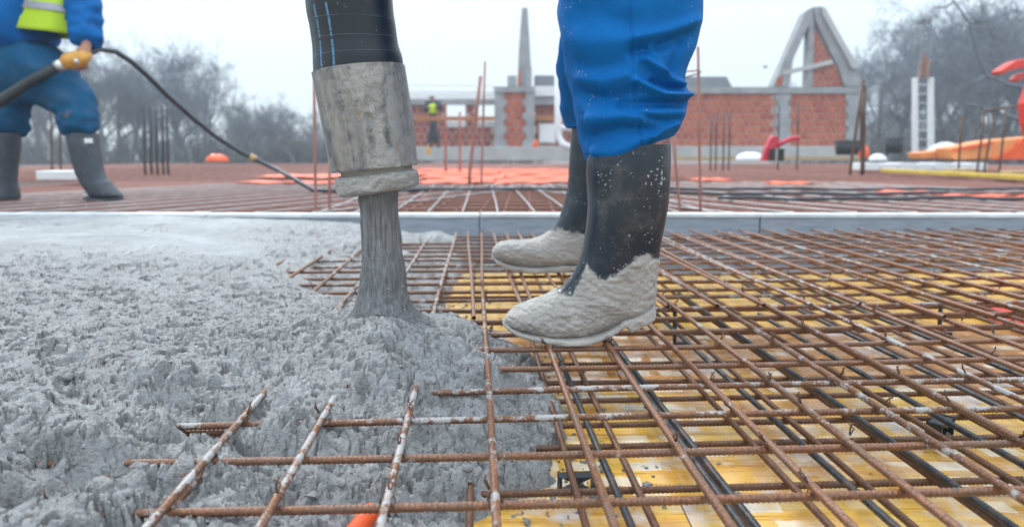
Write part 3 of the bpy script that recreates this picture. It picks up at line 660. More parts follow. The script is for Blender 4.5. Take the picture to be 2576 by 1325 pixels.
def cm(P):
    u, v = toimg(P); w1 = fbm(P[..., 0]*16, P[..., 2]*9, P[..., 1]*16, o=4, s=61); w2 = fbm(P[..., 0]*60, P[..., 2]*45, P[..., 1]*60, o=3, s=62)
    return .25-np.abs((u-(945+(v-300)*.18))/90)+1.1*w1+.55*w2+.45*sstep(350, 430, v)+.15
crr = [(788,188,1017,163),(788,190,1018,166),(789,194,1019,170),(802,260,1030,240),(817,340,1041,320),(833,420,1049,402),(836,432,1050,412),(838,436,1048,415)]
loft('steel_collar', axis_rows(crr, DH), M['collar'], ph, n=160, steps=16, disp=cd, mudf=cm)
loft('hose_end_neck', axis_rows([(856,425,1034,405),(860,440,1036,420),(862,455,1038,436)], DH), M['collar'], ph, n=72, steps=6, mudf=lambda P: P[..., 0]*0+.25)
def nd(P, dn): return .007*fbm(P[..., 0]*40, P[..., 2]*40, P[..., 1]*40, o=4, s=44)+.004*fbm(P[..., 0]*110, P[..., 2]*110, P[..., 1]*110, o=2, s=45)
loft('cement_crusted_rim', axis_rows([(868,441,1030,424),(856,446,1043,427),(850,456,1050,434),(850,474,1050,450),(854,490,1046,466),(872,497,1030,472),(900,490,1004,478)], DH), M['collar'], ph, n=140, steps=12, disp=nd, mudf=lambda P: P[..., 0]*0+2)
def sd(P, dn):
    z = P[..., 2]; a = np.arctan2(dn[..., 1], dn[..., 0]); a = a+.22*fbm(P[..., 0]*18, P[..., 1]*18, z*7, o=3, s=69)
    fade = sstep(.42, .30, z)*.6+.4
    return .9*fade*(.0030*fbm(a*2, z*5, o=3, s=70)+.0002*fbm(a*15, z*4, o=3, s=71)+.0006*fbm(a*45, z*9, o=2, s=72)+.0050*fbm(P[..., 0]*55, P[..., 1]*55, z*22, o=4, s=75, g=.6))+sstep(.10, .04, z)*(.010*fbm(a*6, z*12, o=3, s=73)+.006*fbm(a*22, z*20, o=3, s=74))
sr = [(903,470,1002,470),(905,500,1001,500),(908,560,1004,560),(911,620,1010,620),(909,680,1019,680),(903,730,1024,730),(895,765,1034,765),(888,786,1048,786),(878,801,1062,799),(856,814,1084,810),(820,836,1120,828)]
st = loft('concrete_stream', axis_rows(sr, DH), M['stream'], None, n=220, steps=22, disp=sd, cap=(True, False))
tag(st, 'grey stream of liquid concrete falling from the hose onto the heap', 'concrete stream')
bm = bmesh.new()
for i in range(150):
    a = random.uniform(0, 6.28); rr = random.uniform(.045, .13); zt = random.uniform(.03, .2) if random.random() < .5 else random.uniform(.03, .07)
    rock(bm, Vector((JX+rr*math.cos(a)*(1 if zt < .08 else .55), JY+rr*math.sin(a)*.7, zt)), random.uniform(.0012, .0035), 0)
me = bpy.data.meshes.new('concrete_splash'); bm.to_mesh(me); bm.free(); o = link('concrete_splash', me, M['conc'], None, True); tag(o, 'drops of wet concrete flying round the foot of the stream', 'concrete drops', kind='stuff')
# ================================================================== NEAR WORKER (legs in view)
DN, DF = 1.50, 2.32
def fig_mesh(name, verts, edges, radii, levels=2, root=0):
    me = bpy.data.meshes.new(name); me.from_pydata(verts, edges, []); o = bpy.data.objects.new(name, me); COL.objects.link(o)
    md = o.modifiers.new('skin', 'SKIN'); sk = me.skin_vertices[0].data
    for i, r in enumerate(radii): sk[i].radius = r if isinstance(r, tuple) else (r, r); sk[i].use_root = (i == root)
    md.use_smooth_shade = True; s_ = o.modifiers.new('sub', 'SUBSURF'); s_.levels = s_.render_levels = levels
    dg = bpy.context.evaluated_depsgraph_get(); me2 = bpy.data.meshes.new_from_object(o.evaluated_get(dg)); bpy.data.objects.remove(o); me2.name = name
    return me2
def disp_mesh(me, f):
    n = len(me.vertices); c = np.zeros(n*3, np.float32); me.vertices.foreach_get('co', c); nn = np.zeros(n*3, np.float32); me.vertices.foreach_get('normal', nn)
    c = c.reshape(-1, 3).astype(float); c = c+nn.reshape(-1, 3)*f(c)[:, None]; me.vertices.foreach_set('co', c.astype(np.float32).ravel()); me.update()
def set_mud(me, val):
    n = len(me.vertices); A = me.attributes.new('mud', 'FLOAT', 'POINT')
    if callable(val):
        c = np.zeros(n*3, np.float32); me.vertices.foreach_get('co', c); A.data.foreach_set('value', val(c.reshape(-1, 3).astype(float)).astype(np.float32))
    else: A.data.foreach_set('value', np.full(n, val, np.float32))
def wrinkle(a, k): return lambda c: a*fbm(c[:, 0]*k, c[:, 1]*k, c[:, 2]*k*1.6, o=3, s=5)
def head_parts(V, parent, facing=Vector((0, -1, 0)), hood=False): pass

def body_graph(hip, kneeL, footL, kneeR, footR, chest, neck, head, shL, elL, haL, shR, elR, haR, s=1., extra=None):
    V = [hip, kneeL, footL, kneeR, footR, chest, neck, head, shL, elL, haL, shR, elR, haR]
    E = [(0, 1), (1, 2), (0, 3), (3, 4), (0, 5), (5, 6), (6, 7), (5, 8), (8, 9), (9, 10), (5, 11), (11, 12), (12, 13)]
    Rr = [(.11*s, .08*s), .05*s, .035*s, .05*s, .035*s, (.12*s, .085*s), .05*s, (.085*s, .075*s), .055*s, .038*s, .028*s, .055*s, .038*s, .028*s]
    return [tuple(v) for v in V], E, Rr
def V3(*a): return Vector(a)
hipc = V3(.33, 1.78, .93)
Vv, Ee, Rr = body_graph(hipc, V3(.27, 1.55, .50), V3(.25, 1.50, .10), V3(.29, 2.22, .50), V3(.283, 2.32, .09), V3(.33, 1.78, 1.32), V3(.32, 1.77, 1.50), V3(.30, 1.77, 1.66), V3(.33, 1.60, 1.42), V3(.25, 1.55, 1.16), V3(.05, 1.60, 1.08), V3(.33, 1.96, 1.42), V3(.25, 2.0, 1.16), V3(.04, 1.9, 1.08), 1.0)
body = link('person', fig_mesh('body', Vv, Ee, Rr), M['skin'], None, True)
tag(body, 'worker in blue trousers and cement caked rubber boots stepping on the mesh beside the hose', 'person')
def near_leg_rows():
    L = [(1385,-620,1800,-620),(1395,-350,1800,-350),(1402,-150,1785,-150),(1407,0,1768,0),(1409,70,1760,68),(1418,135,1742,130),(1427,180,1722,174),(1434,215,1717,206),(1441,248,1728,236),(1449,292,1727,268),(1456,332,1716,298),(1463,368,1704,322),(1473,397,1692,340),(1476,402,1688,343)]
    wd = [.135, .135, .13, .125, .122, .118, .115, .112, .115, .115, .11, .104, .099, .095]
    return [(W(a, b, DN+.03), W(c, d, DN+.03), q) for (a, b, c, d), q in zip(L, wd)]
FOLDS = [  # (points, width px, amp m)
 ([(1600,205),(1660,238),(1730,240)], 11, .016), ([(1560,262),(1640,262),(1720,262)], 13, -.013), ([(1480,300),(1600,290),(1700,282)], 22, .011), ([(1470,345),(1560,322),(1640,330)], 14, -.008),
 ([(1480,380),(1580,365),(1690,318)], 16, .008), ([(1620,150),(1680,200),(1715,215)], 10, .012), ([(1640,205),(1690,222),(1722,222)], 8, -.010), ([(1590,130),(1660,118),(1735,90)], 15, -.012), ([(1600,95),(1680,78),(1755,50)], 15, .009),
 ([(1450,235),(1520,250),(1590,235)], 18, -.011), ([(1440,195),(1520,205),(1580,190)], 20, .008), ([(1425,150),(1480,175),(1560,160)], 22, -.005), ([(1410,45),(1500,30),(1570,60)], 30, -.006), ([(1420,100),(1500,110),(1560,100)], 30, .006),
 ([(1590,280),(1640,300),(1690,305)], 9, -.006), ([(1660,180),(1650,150),(1640,120)], 10, .008), ([(1690,175),(1700,140),(1725,105)], 9, -.008),
 ([(1470,290),(1480,340),(1485,395)], 9, -.006), ([(1640,345),(1660,330),(1690,312)], 8, .006)]
def segd(u, v, pts):
    d = np.full(u.shape, 1e9)
    for (x1, y1), (x2, y2) in zip(pts[:-1], pts[1:]):
        dx, dy = x2-x1, y2-y1; t_ = np.clip(((u-x1)*dx+(v-y1)*dy)/(dx*dx+dy*dy), 0, 1); d = np.minimum(d, np.hypot(u-x1-t_*dx, v-y1-t_*dy))
    return d
def near_disp(P, dn):
    u, v = toimg(P); front = sstep(.25, -.35, dn[..., 1]); r_ = 0
    for pts_, w_, a_ in FOLDS: r_ = r_+1.35*a_*np.exp(-(segd(u, v, pts_)/w_)**2)
    seam = [(1578,-300),(1582,0),(1590,130),(1597,230),(1608,320),(1612,400)]
    sg = segd(u, v, seam); r_ = r_-.0035*np.exp(-(sg/2.6)**2)+.0018*np.exp(-((sg-7)/5)**2)
    back = .012*fbm(P[..., 0]*9, P[..., 1]*9, P[..., 2]*16, o=2, s=9)
    return r_*front*sstep(1.02, .8, np.abs(dn[..., 0]))*1.0+back*(1-front)*.6+.0035*fbm(P[..., 0]*10, P[..., 1]*10, P[..., 2]*14, o=3, s=19)+.0007*fbm(P[..., 0]*70, P[..., 1]*70, P[..., 2]*70, o=3, s=20)+.003*(.5-np.abs(fbm(P[..., 0]*9, P[..., 1]*9, P[..., 2]*17, o=2, s=22)))*sstep(.85, .5, P[..., 2])
def hem_sag(P): return P
tp = loft('trouser_leg', near_leg_rows(), M['cloth'], body, n=260, steps=28, disp=near_disp, mudf=lambda P: -1.1+P[..., 0]*0+.62*np.exp(-(segd(*toimg(P), [(1462,330),(1490,390),(1540,400)])/16)**2), cap=(True, False))
# the lower hem turned under
me = tp.data; n = len(me.vertices); c = np.zeros(n*3, np.float32); me.vertices.foreach_get('co', c); c = c.reshape(-1, 3).astype(float)
u_, v_ = toimg(c); k = np.exp(-((u_-1545)/52)**2)*sstep(330, 400, v_); c[:, 2] -= k*.016
me.vertices.foreach_set('co', c.astype(np.float32).ravel()); me.update()
sol = tp.modifiers.new('cloth_thickness', 'SOLIDIFY'); sol.thickness = .004; sol.offset = -1
def far_disp(P, dn): return .012*fbm(P[..., 0]*8, P[..., 1]*8, P[..., 2]*13, o=3, s=29)+.003*fbm(P[..., 0]*30, P[..., 1]*30, P[..., 2]*30, o=2, s=30)
fr = [(1392,-480,1660,-480,1.8),(1395,-200,1650,-200,1.9),(1402,0,1640,0,1.98),(1404,100,1625,100,2.06),(1404,190,1610,190,2.14),(1409,240,1600,240,2.2),(1410,280,1590,280,2.25),(1416,312,1575,310,2.3),(1424,322,1560,318,2.3)]
ft = loft('trouser_leg', [(W(a, b, d), W(c_, e, d), .12) for a, b, c_, e, d in fr], M['cloth'], body, n=120, steps=16, disp=far_disp, mudf=lambda P: P[..., 0]*0-1.1, cap=(True, False))
m2 = ft.modifiers.new('cloth_thickness', 'SOLIDIFY'); m2.thickness = .004; m2.offset = -1
# jacket above the picture
jm = fig_mesh('jacket', [tuple(hipc+V3(0, 0, -.08)), (.33, 1.78, 1.32), (.325, 1.775, 1.46), (.33, 1.60, 1.42), (.25, 1.55, 1.16), (.08, 1.59, 1.09), (.33, 1.96, 1.42), (.25, 2.0, 1.16), (.07, 1.91, 1.09)], [(0, 1), (1, 2), (1, 3), (3, 4), (4, 5), (1, 6), (6, 7), (7, 8)], [(.17, .14), (.17, .13), .07, .075, .06, .045, .075, .06, .045]); disp_mesh(jm, wrinkle(.012, 12)); set_mud(jm, -1.1)
link('jacket', jm, M['cloth'], body, True)
def boot(name, rings, D, sole, mudf, mat, parent, label=None, amp=1., caked=True):
    def bd(P, dn):
        m = np.clip(mudf(P)*2+.3, 0, 1)
        return amp*(m*(.0030+.0055*fbm(P[..., 0]*38, P[..., 1]*38, P[..., 2]*38, o=4, s=33, g=.65)+.0036*fbm(P[..., 0]*130, P[..., 1]*130, P[..., 2]*130, o=3, s=34))+.0030*fbm(P[..., 0]*9, P[..., 1]*9, P[..., 2]*7, o=2, s=35))
    rows_ = [(W(a, b, D), W(c_, d, D), q) for a, b, c_, d, q in rings]
    o = loft(name, rows_, mat, parent, n=170, steps=16, disp=bd, mudf=mudf, power=2.15)
    m_ = []
    for (u, vt, vb, hw) in sole: a, b = W(u, vt, D), W(u+(vb-vt)*.15, vb, D); m_.append((a, b, hw))
    def sd2(P, dn): return amp*(.0055*fbm(P[..., 0]*55, P[..., 1]*55, P[..., 2]*55, o=3, s=36)+.0015*fbm(P[..., 0]*150, P[..., 1]*150, P[..., 2]*150, o=2, s=37))
    s_ = loft('boot_sole', m_, mat, o, n=64, steps=14, disp=sd2, mudf=lambda P: P[..., 0]*0+(.45 if caked else -1), power=4.5)
    if label: o['label'] = label
    return o
NB = [(1482,372,1684,362,.078),(1476,430,1685,430,.078),(1479,500,1682,500,.074),(1476,560,1672,560,.070),(1468,615,1660,622,.062),(1456,655,1650,680,.056),(1436,692,1646,732,.050),(1410,720,1632,786,.047),(1375,740,1575,806,.045),(1345,753,1500,835,.047),(1318,763,1430,846,.050),(1294,775,1372,841,.048),(1278,788,1322,832,.040),(1270,801,1290,822,.024),(1269,808,1276,815,.010)]
NS = [(1264,806,813,.012),(1278,812,824,.036),(1310,824,838,.050),(1370,835,851,.056),(1440,840,857,.055),(1500,832,848,.049),(1545,812,829,.043),(1556,802,822,.042),(1566,796,815,.042),(1578,792,826,.043),(1604,784,816,.044),(1632,768,800,.038),(1641,752,783,.024)]
def nm(P):
    u, v = toimg(P); line = np.interp(u, [1260,1395,1402,1440,1455,1475,1490,1520,1545,1570,1600,1625,1650,1700], [600,600,735,742,705,668,690,700,692,672,650,645,652,640])
    return np.clip((v-line)/38, -1.3, 1.3)
boot('rubber_boot', NB, DN, NS, nm, M['rubber'], body, 'front boot with its foot caked in wet cement')
FB = [(1440,290,1592,290,.082),(1433,400,1587,400,.078),(1427,470,1580,470,.075),(1415,525,1572,530,.070),(1400,560,1562,585,.062),(1383,582,1550,630,.058),(1352,598,1512,665,.055),(1315,604,1450,668,.056),(1282,606,1385,672,.054),(1258,612,1325,672,.048),(1246,620,1285,664,.036),(1240,632,1257,654,.018),(1239,640,1244,648,.006)]
FS = [(1236,640,648,.012),(1254,652,664,.04),(1290,663,678,.055),(1350,668,683,.06),(1410,663,679,.056),(1455,662,676,.05),(1480,660,684,.05),(1520,658,684,.05),(1550,640,676,.04)]
def fm(P):
    u, v = toimg(P); line = np.interp(u, [1230,1378,1384,1400,1425,1450,1470,1500,1560], [400,400,585,582,588,590,598,610,600]); return np.clip((v-line)/28, -1.3, 1.3)+.25*sstep(500, 580, v)
boot('rubber_boot', FB, DF, FS, fm, M['rubber'], body, 'rear boot with a cement coated toe')

# ================================================================== UPPER DECK BEHIND THE EDGE FORM
random.seed(3)
def far_sheet(x0, x1, y0, y1, sx, sy, z, label, matl, matc, rot=.0):
    t = thing('reinforcement_mesh', ((x0+x1)/2, y0, z), label, 'rebar mesh', 'rebar mesh sheets on the upper deck'); Lf, Cf = frame(rot); Cf = Vector((1, 0, 0)) if abs(rot) > .1 else Cf
    nx = int((x1-x0)/sx); ny = int((y1-y0)/sy)
    for i in range(nx+1):
        a = Vector((x0+i*sx+random.uniform(-.01, .01), y0, z+.011)); put_bar('lengthwise_bar', t, a, a+Lf*(y1-y0), matl if abs(rot) < .1 or i % 2 else M['galv'], 'far')
    for j in range(ny+1):
        a = Vector((x0-.05, y0+.04+j*sy+random.uniform(-.01, .01), z)); put_bar('cross_bar', t, a, a+Cf*(x1-x0+.1), matc, 'far')
    return t
M['galv'] = simple('pale_wet_bar', (.46, .43, .43), .35, .25, 6, .2)
far_sheet(-1.05, 1.25, 3.84, 7.2, .196, .30, .072, 'wide pale mesh sheet behind the edge form between hose and boots', M['galv'], M['rustfar'], .04)
far_sheet(-1.1, 1.4, 3.86, 7.4, .15, .10, .045, 'dense rusty lower mesh under the pale sheet between hose and boots', M['rustfar'], M['rust2'], -.02)
far_sheet(-4.6, -1.0, 3.83, 8.2, .16, .15, .070, 'rusty mesh sheet under the left worker with the vibrator', M['rustfar'], M['rustfar'], -.42)
far_sheet(-5.0, -1.0, 3.9, 8.4, .15, .085, .040, 'dense lower rusty mesh beneath the left worker', M['rustfar'], M['rustfar'], .03)
far_sheet(1.2, 5.4, 3.83, 8.2, .17, .13, .070, 'rusty mesh sheet behind the edge form right of the boots', M['rustfar'], M['rustfar'], .40)
far_sheet(1.3, 5.8, 3.9, 8.4, .15, .085, .040, 'dense lower rusty mesh right of the boots', M['rustfar'], M['rustfar'], .0)
far_sheet(-11, -1.3, 8.3, 22.5, .20, .17, .060, 'far brown mesh sheet reaching the trees on the left', M['rustfar'], M['rustfar'], .05)
far_sheet(2.3, 13, 8.3, 22.0, .20, .17, .060, 'far brown mesh sheet in front of the brick wall on the right', M['rustfar'], M['rustfar'], -.05)
far_sheet(-1.2, 2.2, 14.3, 22.0, .20, .17, .060, 'far brown mesh sheet between the orange sheets and the concrete ledge', M['rustfar'], M['rustfar'], .0)
# orange plastic sheets laid under the bars
ORD = 'first second third fourth fifth sixth seventh eighth ninth tenth eleventh twelfth thirteenth fourteenth fifteenth sixteenth seventeenth eighteenth nineteenth twentieth'.split()
OL = ['small orange plastic sheet left of the hose', 'orange plastic sheet far left of the hose under the cable', 'orange plastic sheet hidden partly by the steel collar']+['orange plastic sheet, nearest row behind the gap, %s' % q for q in ('left', 'middle', 'right')]+['orange plastic sheet, second row behind the gap, %s' % q for q in ('left', 'middle', 'right')]+['orange plastic sheet, third row behind the gap, %s' % q for q in ('left', 'middle', 'right')]+['orange plastic sheet, farthest row behind the gap, %s' % q for q in ('left', 'middle', 'right')]+['orange scrap showing right behind the front boot', 'orange scrap on the mesh right of the tall starter bar', 'leftmost orange scrap among the bars on the right', 'wide orange scrap among the bars on the right', 'rightmost orange scrap near the edge form at the right edge', 'small orange scrap near the edge form on the right']
k = 0
for (x0, x1, y0, y1) in [(-2.9,-1.9,7.4,7.9),(-3.4,-2.2,9.2,10.6),(-1.75,-1.1,8.0,8.7),(-1.0,-.2,7.5,8.6),(-.18,.75,7.5,8.6),(.77,1.6,7.6,8.7),(-1.2,-.1,8.8,10.2),(-.08,.9,8.8,10.2),(.92,2.0,8.8,10.3),(-1.6,-.2,10.5,12.2),(-.18,1.2,10.5,12.2),(1.22,2.3,10.6,12.3),(-1.8,-.6,12.5,14.1),(-.58,.7,12.5,14.1),(.72,2.2,12.5,14.1),(2.1,2.6,8.2,8.8),(2.7,3.2,7.3,7.7),(3.0,3.5,5.6,5.85),(3.2,3.9,5.15,5.4),(3.7,4.4,4.75,5.0),(3.3,3.65,4.9,5.05)]:
    P = []
    nx_, ny_ = 24, 10
    for j in range(ny_):
        P.append([(x0+(x1-x0)*i/(nx_-1)+.02*math.sin(j*2+k), y0+(y1-y0)*j/(ny_-1)+.03*math.sin(i*.5+k), .094+.005*math.sin(i*.6+k)+.004*math.sin(j*1.7+i*.2+k)+(.0 if y0 > 7.3 else -.0)) for i in range(nx_)])
    o = gridmesh('orange_sheet', np.array(P), M['orange']); mdd = o.modifiers.new('thickness', 'SOLIDIFY'); mdd.thickness = .006
    tag(o, OL[k], 'plastic sheet', 'orange plastic sheets on the upper deck'); k += 1
for i, (x0, x1, yy, zz_) in enumerate([(-1.2, 6.0, 6.0, .088), (.9, 7.5, 5.3, .09), (1.4, 6, 4.75, .088)]):
    m_ = MB(); m_.tube([(x0+(x1-x0)*q/20, yy+.05*math.sin(q*.9+i), zz_+.012+.006*math.sin(q*2.1)) for q in range(21)], .012, 8); tag(m_.build('cable', M['cable'], None, True), ['dark cable lying across the upper mesh behind hose and boots', 'dark cable across the mesh right of the boots', 'dark cable closest to the edge form at right'][i], 'cable', 'dark cables on the upper deck')
# starter bars standing up
def rod(pts, r, label, mat=None, cat='starter bar', grp='starter bars standing on the upper deck', name='starter_bar'):
    m_ = MB(); m_.tube(pts, r, 7); return tag(m_.build(name, mat or M['rustfar'], None, True), label, cat, grp)
def ir(u0, v0, u1, v1, Y, zb=.03):
    b = W(u1, v1, Y); b.z = min(b.z, zb); return [W(u0, v0, Y+.02), (W(u0, v0, Y+.02)+W(u1, v1, Y))/2, W(u1, v1, Y), b]
rod(ir(790, 198, 794, 545, 3.88), .0085, 'tall brown starter bar behind the left side of the hose')
rod(ir(829, 405, 829, 536, 4.0), .0085, 'short brown starter bar just left of the concrete stream')
rod(ir(1756, 118, 1762, 545, 3.9), .0075, 'tall brown starter bar right of the blue trousers')
rod(ir(1688, 300, 1711, 530, 4.1), .008, 'leaning brown starter bar directly behind the front boot')
m_ = MB(); c0 = W(1757, 182, 3.9); m_.tube([c0+V3(-.10, 0, .0), c0+V3(0, -.01, .008), c0+V3(.012, 0, 0), c0+V3(0, .012, -.006), c0+V3(-.085, .01, -.03)], .004, 6)
tag(m_.build('tie_hook', M['rustfar'], None, True), 'thin bent wire hooked round the tall bar beside the blue trousers', 'wire')
rod(ir(1220, 155, 1211, 458, 7.2), .011, 'upright dark bar behind the gap between hose and boots')
rod(ir(1209, 192, 1181, 440, 7.4), .018, 'leaning pair of dark bars between hose and boots')
rod(ir(1121, 262, 1121, 400, 12), .02, 'short thin bar in front of the worker in the distance')
rod(ir(1157, 282, 1157, 398, 12), .02, 'short thin bar in front of the left window opening')
for i, u in enumerate((362, 378, 393, 408, 420)): rod(ir(u, 262+8*i % 20, u+2, 412, 11), .018, ORD[i]+' bar from the left in the cluster before the bare trees', M['blackbar'], grp='bar cluster in front of the left trees')
for i, u in enumerate((128, 150)): rod(ir(u, 250, u+2, 410, 12), .016, ['left','right'][i]+' dark thin bar seen between the legs of the left worker', M['rust2'], grp='bars between the left worker legs')
for i, (u, v) in enumerate(((1790, 290), (1803, 285), (1822, 280), (1836, 285), (1960, 265), (2008, 255))): rod(ir(u, v, u-2, 398, 14), .016, ORD[i]+' thin bar from the left in front of the right brick wall', M['blackbar'], grp='thin bars before the brick wall')
for i, (a, b, c_) in enumerate(((2172, 200, 2140), (2176, 215, 2172), (2166, 230, 2168))): rod(ir(a, b, c_, 420, 11), .022, ['leaning dark bar','taller upright dark bar','shorter upright dark bar'][i]+' of the bundle at the end of the brick wall', M['rust2'], grp='bar bundle at the wall end')
for i, (a, b, c_) in enumerate(((2478, 275, 2460), (2500, 290, 2478), (2530, 280, 2516), (2420, 290, 2412))): rod(ir(a, b, c_, 415, 11), .016, ['dark bar second from left by the orange barrier', 'dark bar third from left by the orange barrier', 'rightmost dark bar by the orange barrier', 'leftmost dark bar by the orange barrier'][i], M['rust2'], grp='bars by the orange barrier')
m_ = MB(); m_.tube([W(2478, 280, 11), W(2530, 272, 11), W(2640, 262, 11)], .018, 7); tag(m_.build('crossbar', M['rust2'], None, True), 'dark bar tied level across the tops of the right hand group', 'rebar')

# white blocks, planks, tubs, barriers
def ib(name, u0, v0, u1, v1, Y, d, mat, label, cat, group=None, bev=.01):
    m_ = MB(); m_.ibox(u0, v0, u1, v1, Y, d); return tag(m_.build(name, mat, None, bevel=bev), label, cat, group)
ib('foam_board', 90, 430, 205, 453, 7.2, .3, M['foam'], 'white foam board lying beside the left worker boot', 'foam board')
for i in range(7): ib('foam_block', 2172+i*45, 410+(i % 2), 2214+i*45, 428, 12, .5, M['foam'], ORD[i]+' white block from the left in the row before the orange barrier', 'foam block', 'row of white blocks on the upper deck')
m_ = MB(); a, b = W(2226, 433, 10.5), W(2700, 458, 7.6); d_ = (b-a).normalized(); n_ = Vector((-d_.y, d_.x, 0))*.08
m_.add([a-n_, a+n_, b+n_, b-n_]+[p+Vector((0, 0, .05)) for p in (a-n_, a+n_, b+n_, b-n_)], [(3, 2, 1, 0), (4, 5, 6, 7), (0, 1, 5, 4), (1, 2, 6, 5), (2, 3, 7, 6), (3, 0, 4, 7)]); tag(m_.build('timber_beam', M['ywood'], None, bevel=.006), 'long yellow timber beam lying on the mesh at right', 'timber beam')
ib('timber_block', 2400, 425, 2455, 440, 9.6, .25, M['wood'], 'pale timber block resting near the middle of the yellow beam', 'timber block')
ib('timber_block', 2548, 430, 2640, 455, 8.6, .25, M['wood'], 'pale timber block at the right end of the yellow beam', 'timber block')
ib('timber_plank', 1040, 293, 1244, 304, 21.5, .04, M['owood'], 'orange brown plank rail in front of the window openings', 'plank')
def tub(u0, u1, v0, v1, Y, mat, label):
    c = W((u0+u1)/2, v1, Y); w1 = (W(u1, v1, Y)-W(u0, v1, Y)).x/2; h = W(u0, v0, Y).z-c.z; t = thing('tub', c, label, 'tub', 'black tubs behind the upper deck')
    P = [[(c.x+rx*math.cos(a), c.y+.8*rx*math.sin(a), z) for a in np.linspace(0, 2*math.pi, 28, endpoint=False)] for rx, z in ((.01, c.z), (w1*.82, c.z), (w1*.97, c.z+h*.9), (w1*.9, c.z+h*.92), (w1*.75, c.z+.05), (.01, c.z+.05))]
    gridmesh('tub_wall', np.array(P), mat, t, closed=True)
    P = [[(c.x+rx*math.cos(a), c.y+.8*rx*math.sin(a), z) for a in np.linspace(0, 2*math.pi, 28, endpoint=False)] for rx, z in ((w1*.93, c.z+h*.92), (w1*1.04, c.z+h*.92), (w1*1.04, c.z+h), (w1*.93, c.z+h))]
    gridmesh('tub_rim', np.array(P), mat, t, closed=True)
tub(2098, 2168, 354, 390, 18, M['blackp'], 'black tub standing at the right end of the brick wall')
tub(2225, 2272, 347, 386, 19, M['blackp'], 'black tub standing left of the white mast')
def dome(name, u0, u1, v0, v1, Y, mat, label, cat, seed=0, group=None):
    c = W((u0+u1)/2, v1, Y); rx = (W(u1, v1, Y)-W(u0, v1, Y)).x/2; h = W(u0, v0, Y).z-c.z; P = []
    for i in range(12):
        t_ = i/11*math.pi/2; P.append([(c.x+rx*math.cos(t_)*math.cos(a)*(1+.12*math.sin(3*a+seed)), c.y+rx*.8*math.cos(t_)*math.sin(a), c.z+h*math.sin(t_)*(1+.1*math.sin(2*a+seed))) for a in np.linspace(0, 2*math.pi, 28, endpoint=False)])
    return tag(gridmesh(name, np.array(P), mat, closed=True), label, cat, group)
dome('orange_cover', 516, 573, 388, 406, 14, M['orange'], 'round orange plastic cover lying in front of the bare trees', 'plastic cover')
dome('white_tarpaulin', 1848, 1920, 384, 402, 16, M['foam'], 'white tarpaulin heap in front of the brick wall', 'tarpaulin', 2)
dome('white_tarpaulin', 2184, 2228, 388, 404, 14, M['foam'], 'small white tarpaulin heap beside the black tubs', 'tarpaulin', 3)
dome('orange_bag', 2160, 2186, 366, 396, 15, M['orange'], 'orange bag beside the black tub', 'bag', 1)
dome('white_tarpaulin', 2330, 2420, 360, 388, 22, M['foam'], 'white tarpaulin heap at the foot of the white mast', 'tarpaulin', 4)
dome('orange_bag', 1340, 1356, 352, 370, 22, M['orange'], 'small orange bag at the foot of the concrete pillar', 'bag', 5)
dome('yellow_bag', 1071, 1084, 368, 388, 21, M['yellowtool'], 'small ochre bag on the ledge beneath the distant worker', 'bag', 6)
# orange barrier pieces on the right
t = thing('plastic_barrier', W(2350, 400, 13), 'pale orange half pipe lying left of the large orange barrier', 'plastic barrier', 'orange barriers at the right edge')
m_ = MB(); m_.iprism([(2312, 384), (2385, 376), (2392, 399), (2316, 400)], 13, .4); m_.build('shell', M['lorange'], t, bevel=.02)
t = thing('plastic_barrier', W(2480, 402, 12.5), 'large pale orange sloping barrier at the right edge', 'plastic barrier', 'orange barriers at the right edge')
m_ = MB(); m_.iprism([(2392, 372), (2500, 352), (2700, 335), (2700, 402), (2400, 402)], 12.5, .5); m_.build('shell', M['lorange'], t, bevel=.03)
m_ = MB(); m_.iprism([(2560, 370), (2572, 348), (2700, 345), (2700, 401), (2500, 401)], 12.42, .07); m_.build('darker_end_panel', M['orange'], t)
m_ = MB(); m_.iprism([(2398, 374), (2500, 356), (2500, 362), (2399, 381)], 12.44, .05); m_.build('top_rib', M['orange'], t)
# red orange bent arm entering at the right edge
t = thing('chute_arm', W(2590, 345, 9), 'red orange bent plastic arm reaching in at the right edge', 'chute arm')
m_ = MB(); m_.iprism([(2519, 178), (2535, 166), (2558, 152), (2590, 145), (2720, 150), (2720, 168), (2600, 166), (2560, 173), (2535, 180), (2524, 187)], 9, .2); m_.build('upper_lip', M['red'], t, bevel=.01)
m_ = MB(); m_.iprism([(2558, 199), (2568, 186), (2590, 178), (2720, 180), (2720, 190), (2600, 188), (2574, 194), (2565, 205)], 9.02, .16); m_.build('lower_lip', M['red'], t, bevel=.01)
m_ = MB(); m_.iprism([(2580, 260), (2602, 200), (2620, 200), (2620, 345), (2594, 345), (2584, 310)], 9.0, .15); m_.build('stem', M['red'], t, bevel=.01)
# pinkish red bent sheet with black posts
t = thing('pipe_bundle', W(1950, 405, 10), 'pinkish red bent sheet and pipe leaning on black posts before the brick wall', 'pipe bundle')
m_ = MB(); m_.iprism([(1918, 405), (1926, 375), (1940, 346), (1952, 340), (1962, 350), (1958, 372), (1940, 380), (1936, 405)], 10, .12); m_.build('bent_sheet', M['pink'], t, bevel=.01)
m_ = MB(); m_.tube([W(1955, 366, 10), W(1975, 356, 10), W(1992, 349, 10), W(2010, 347, 10)], .035, 8); m_.build('bent_pipe', M['pink'], t, True)
for u in (1944, 1966): m_ = MB(); m_.ibox(u-6, 374, u+7, 405, 9.95, .06); m_.build('black_post', M['blackp'], t)

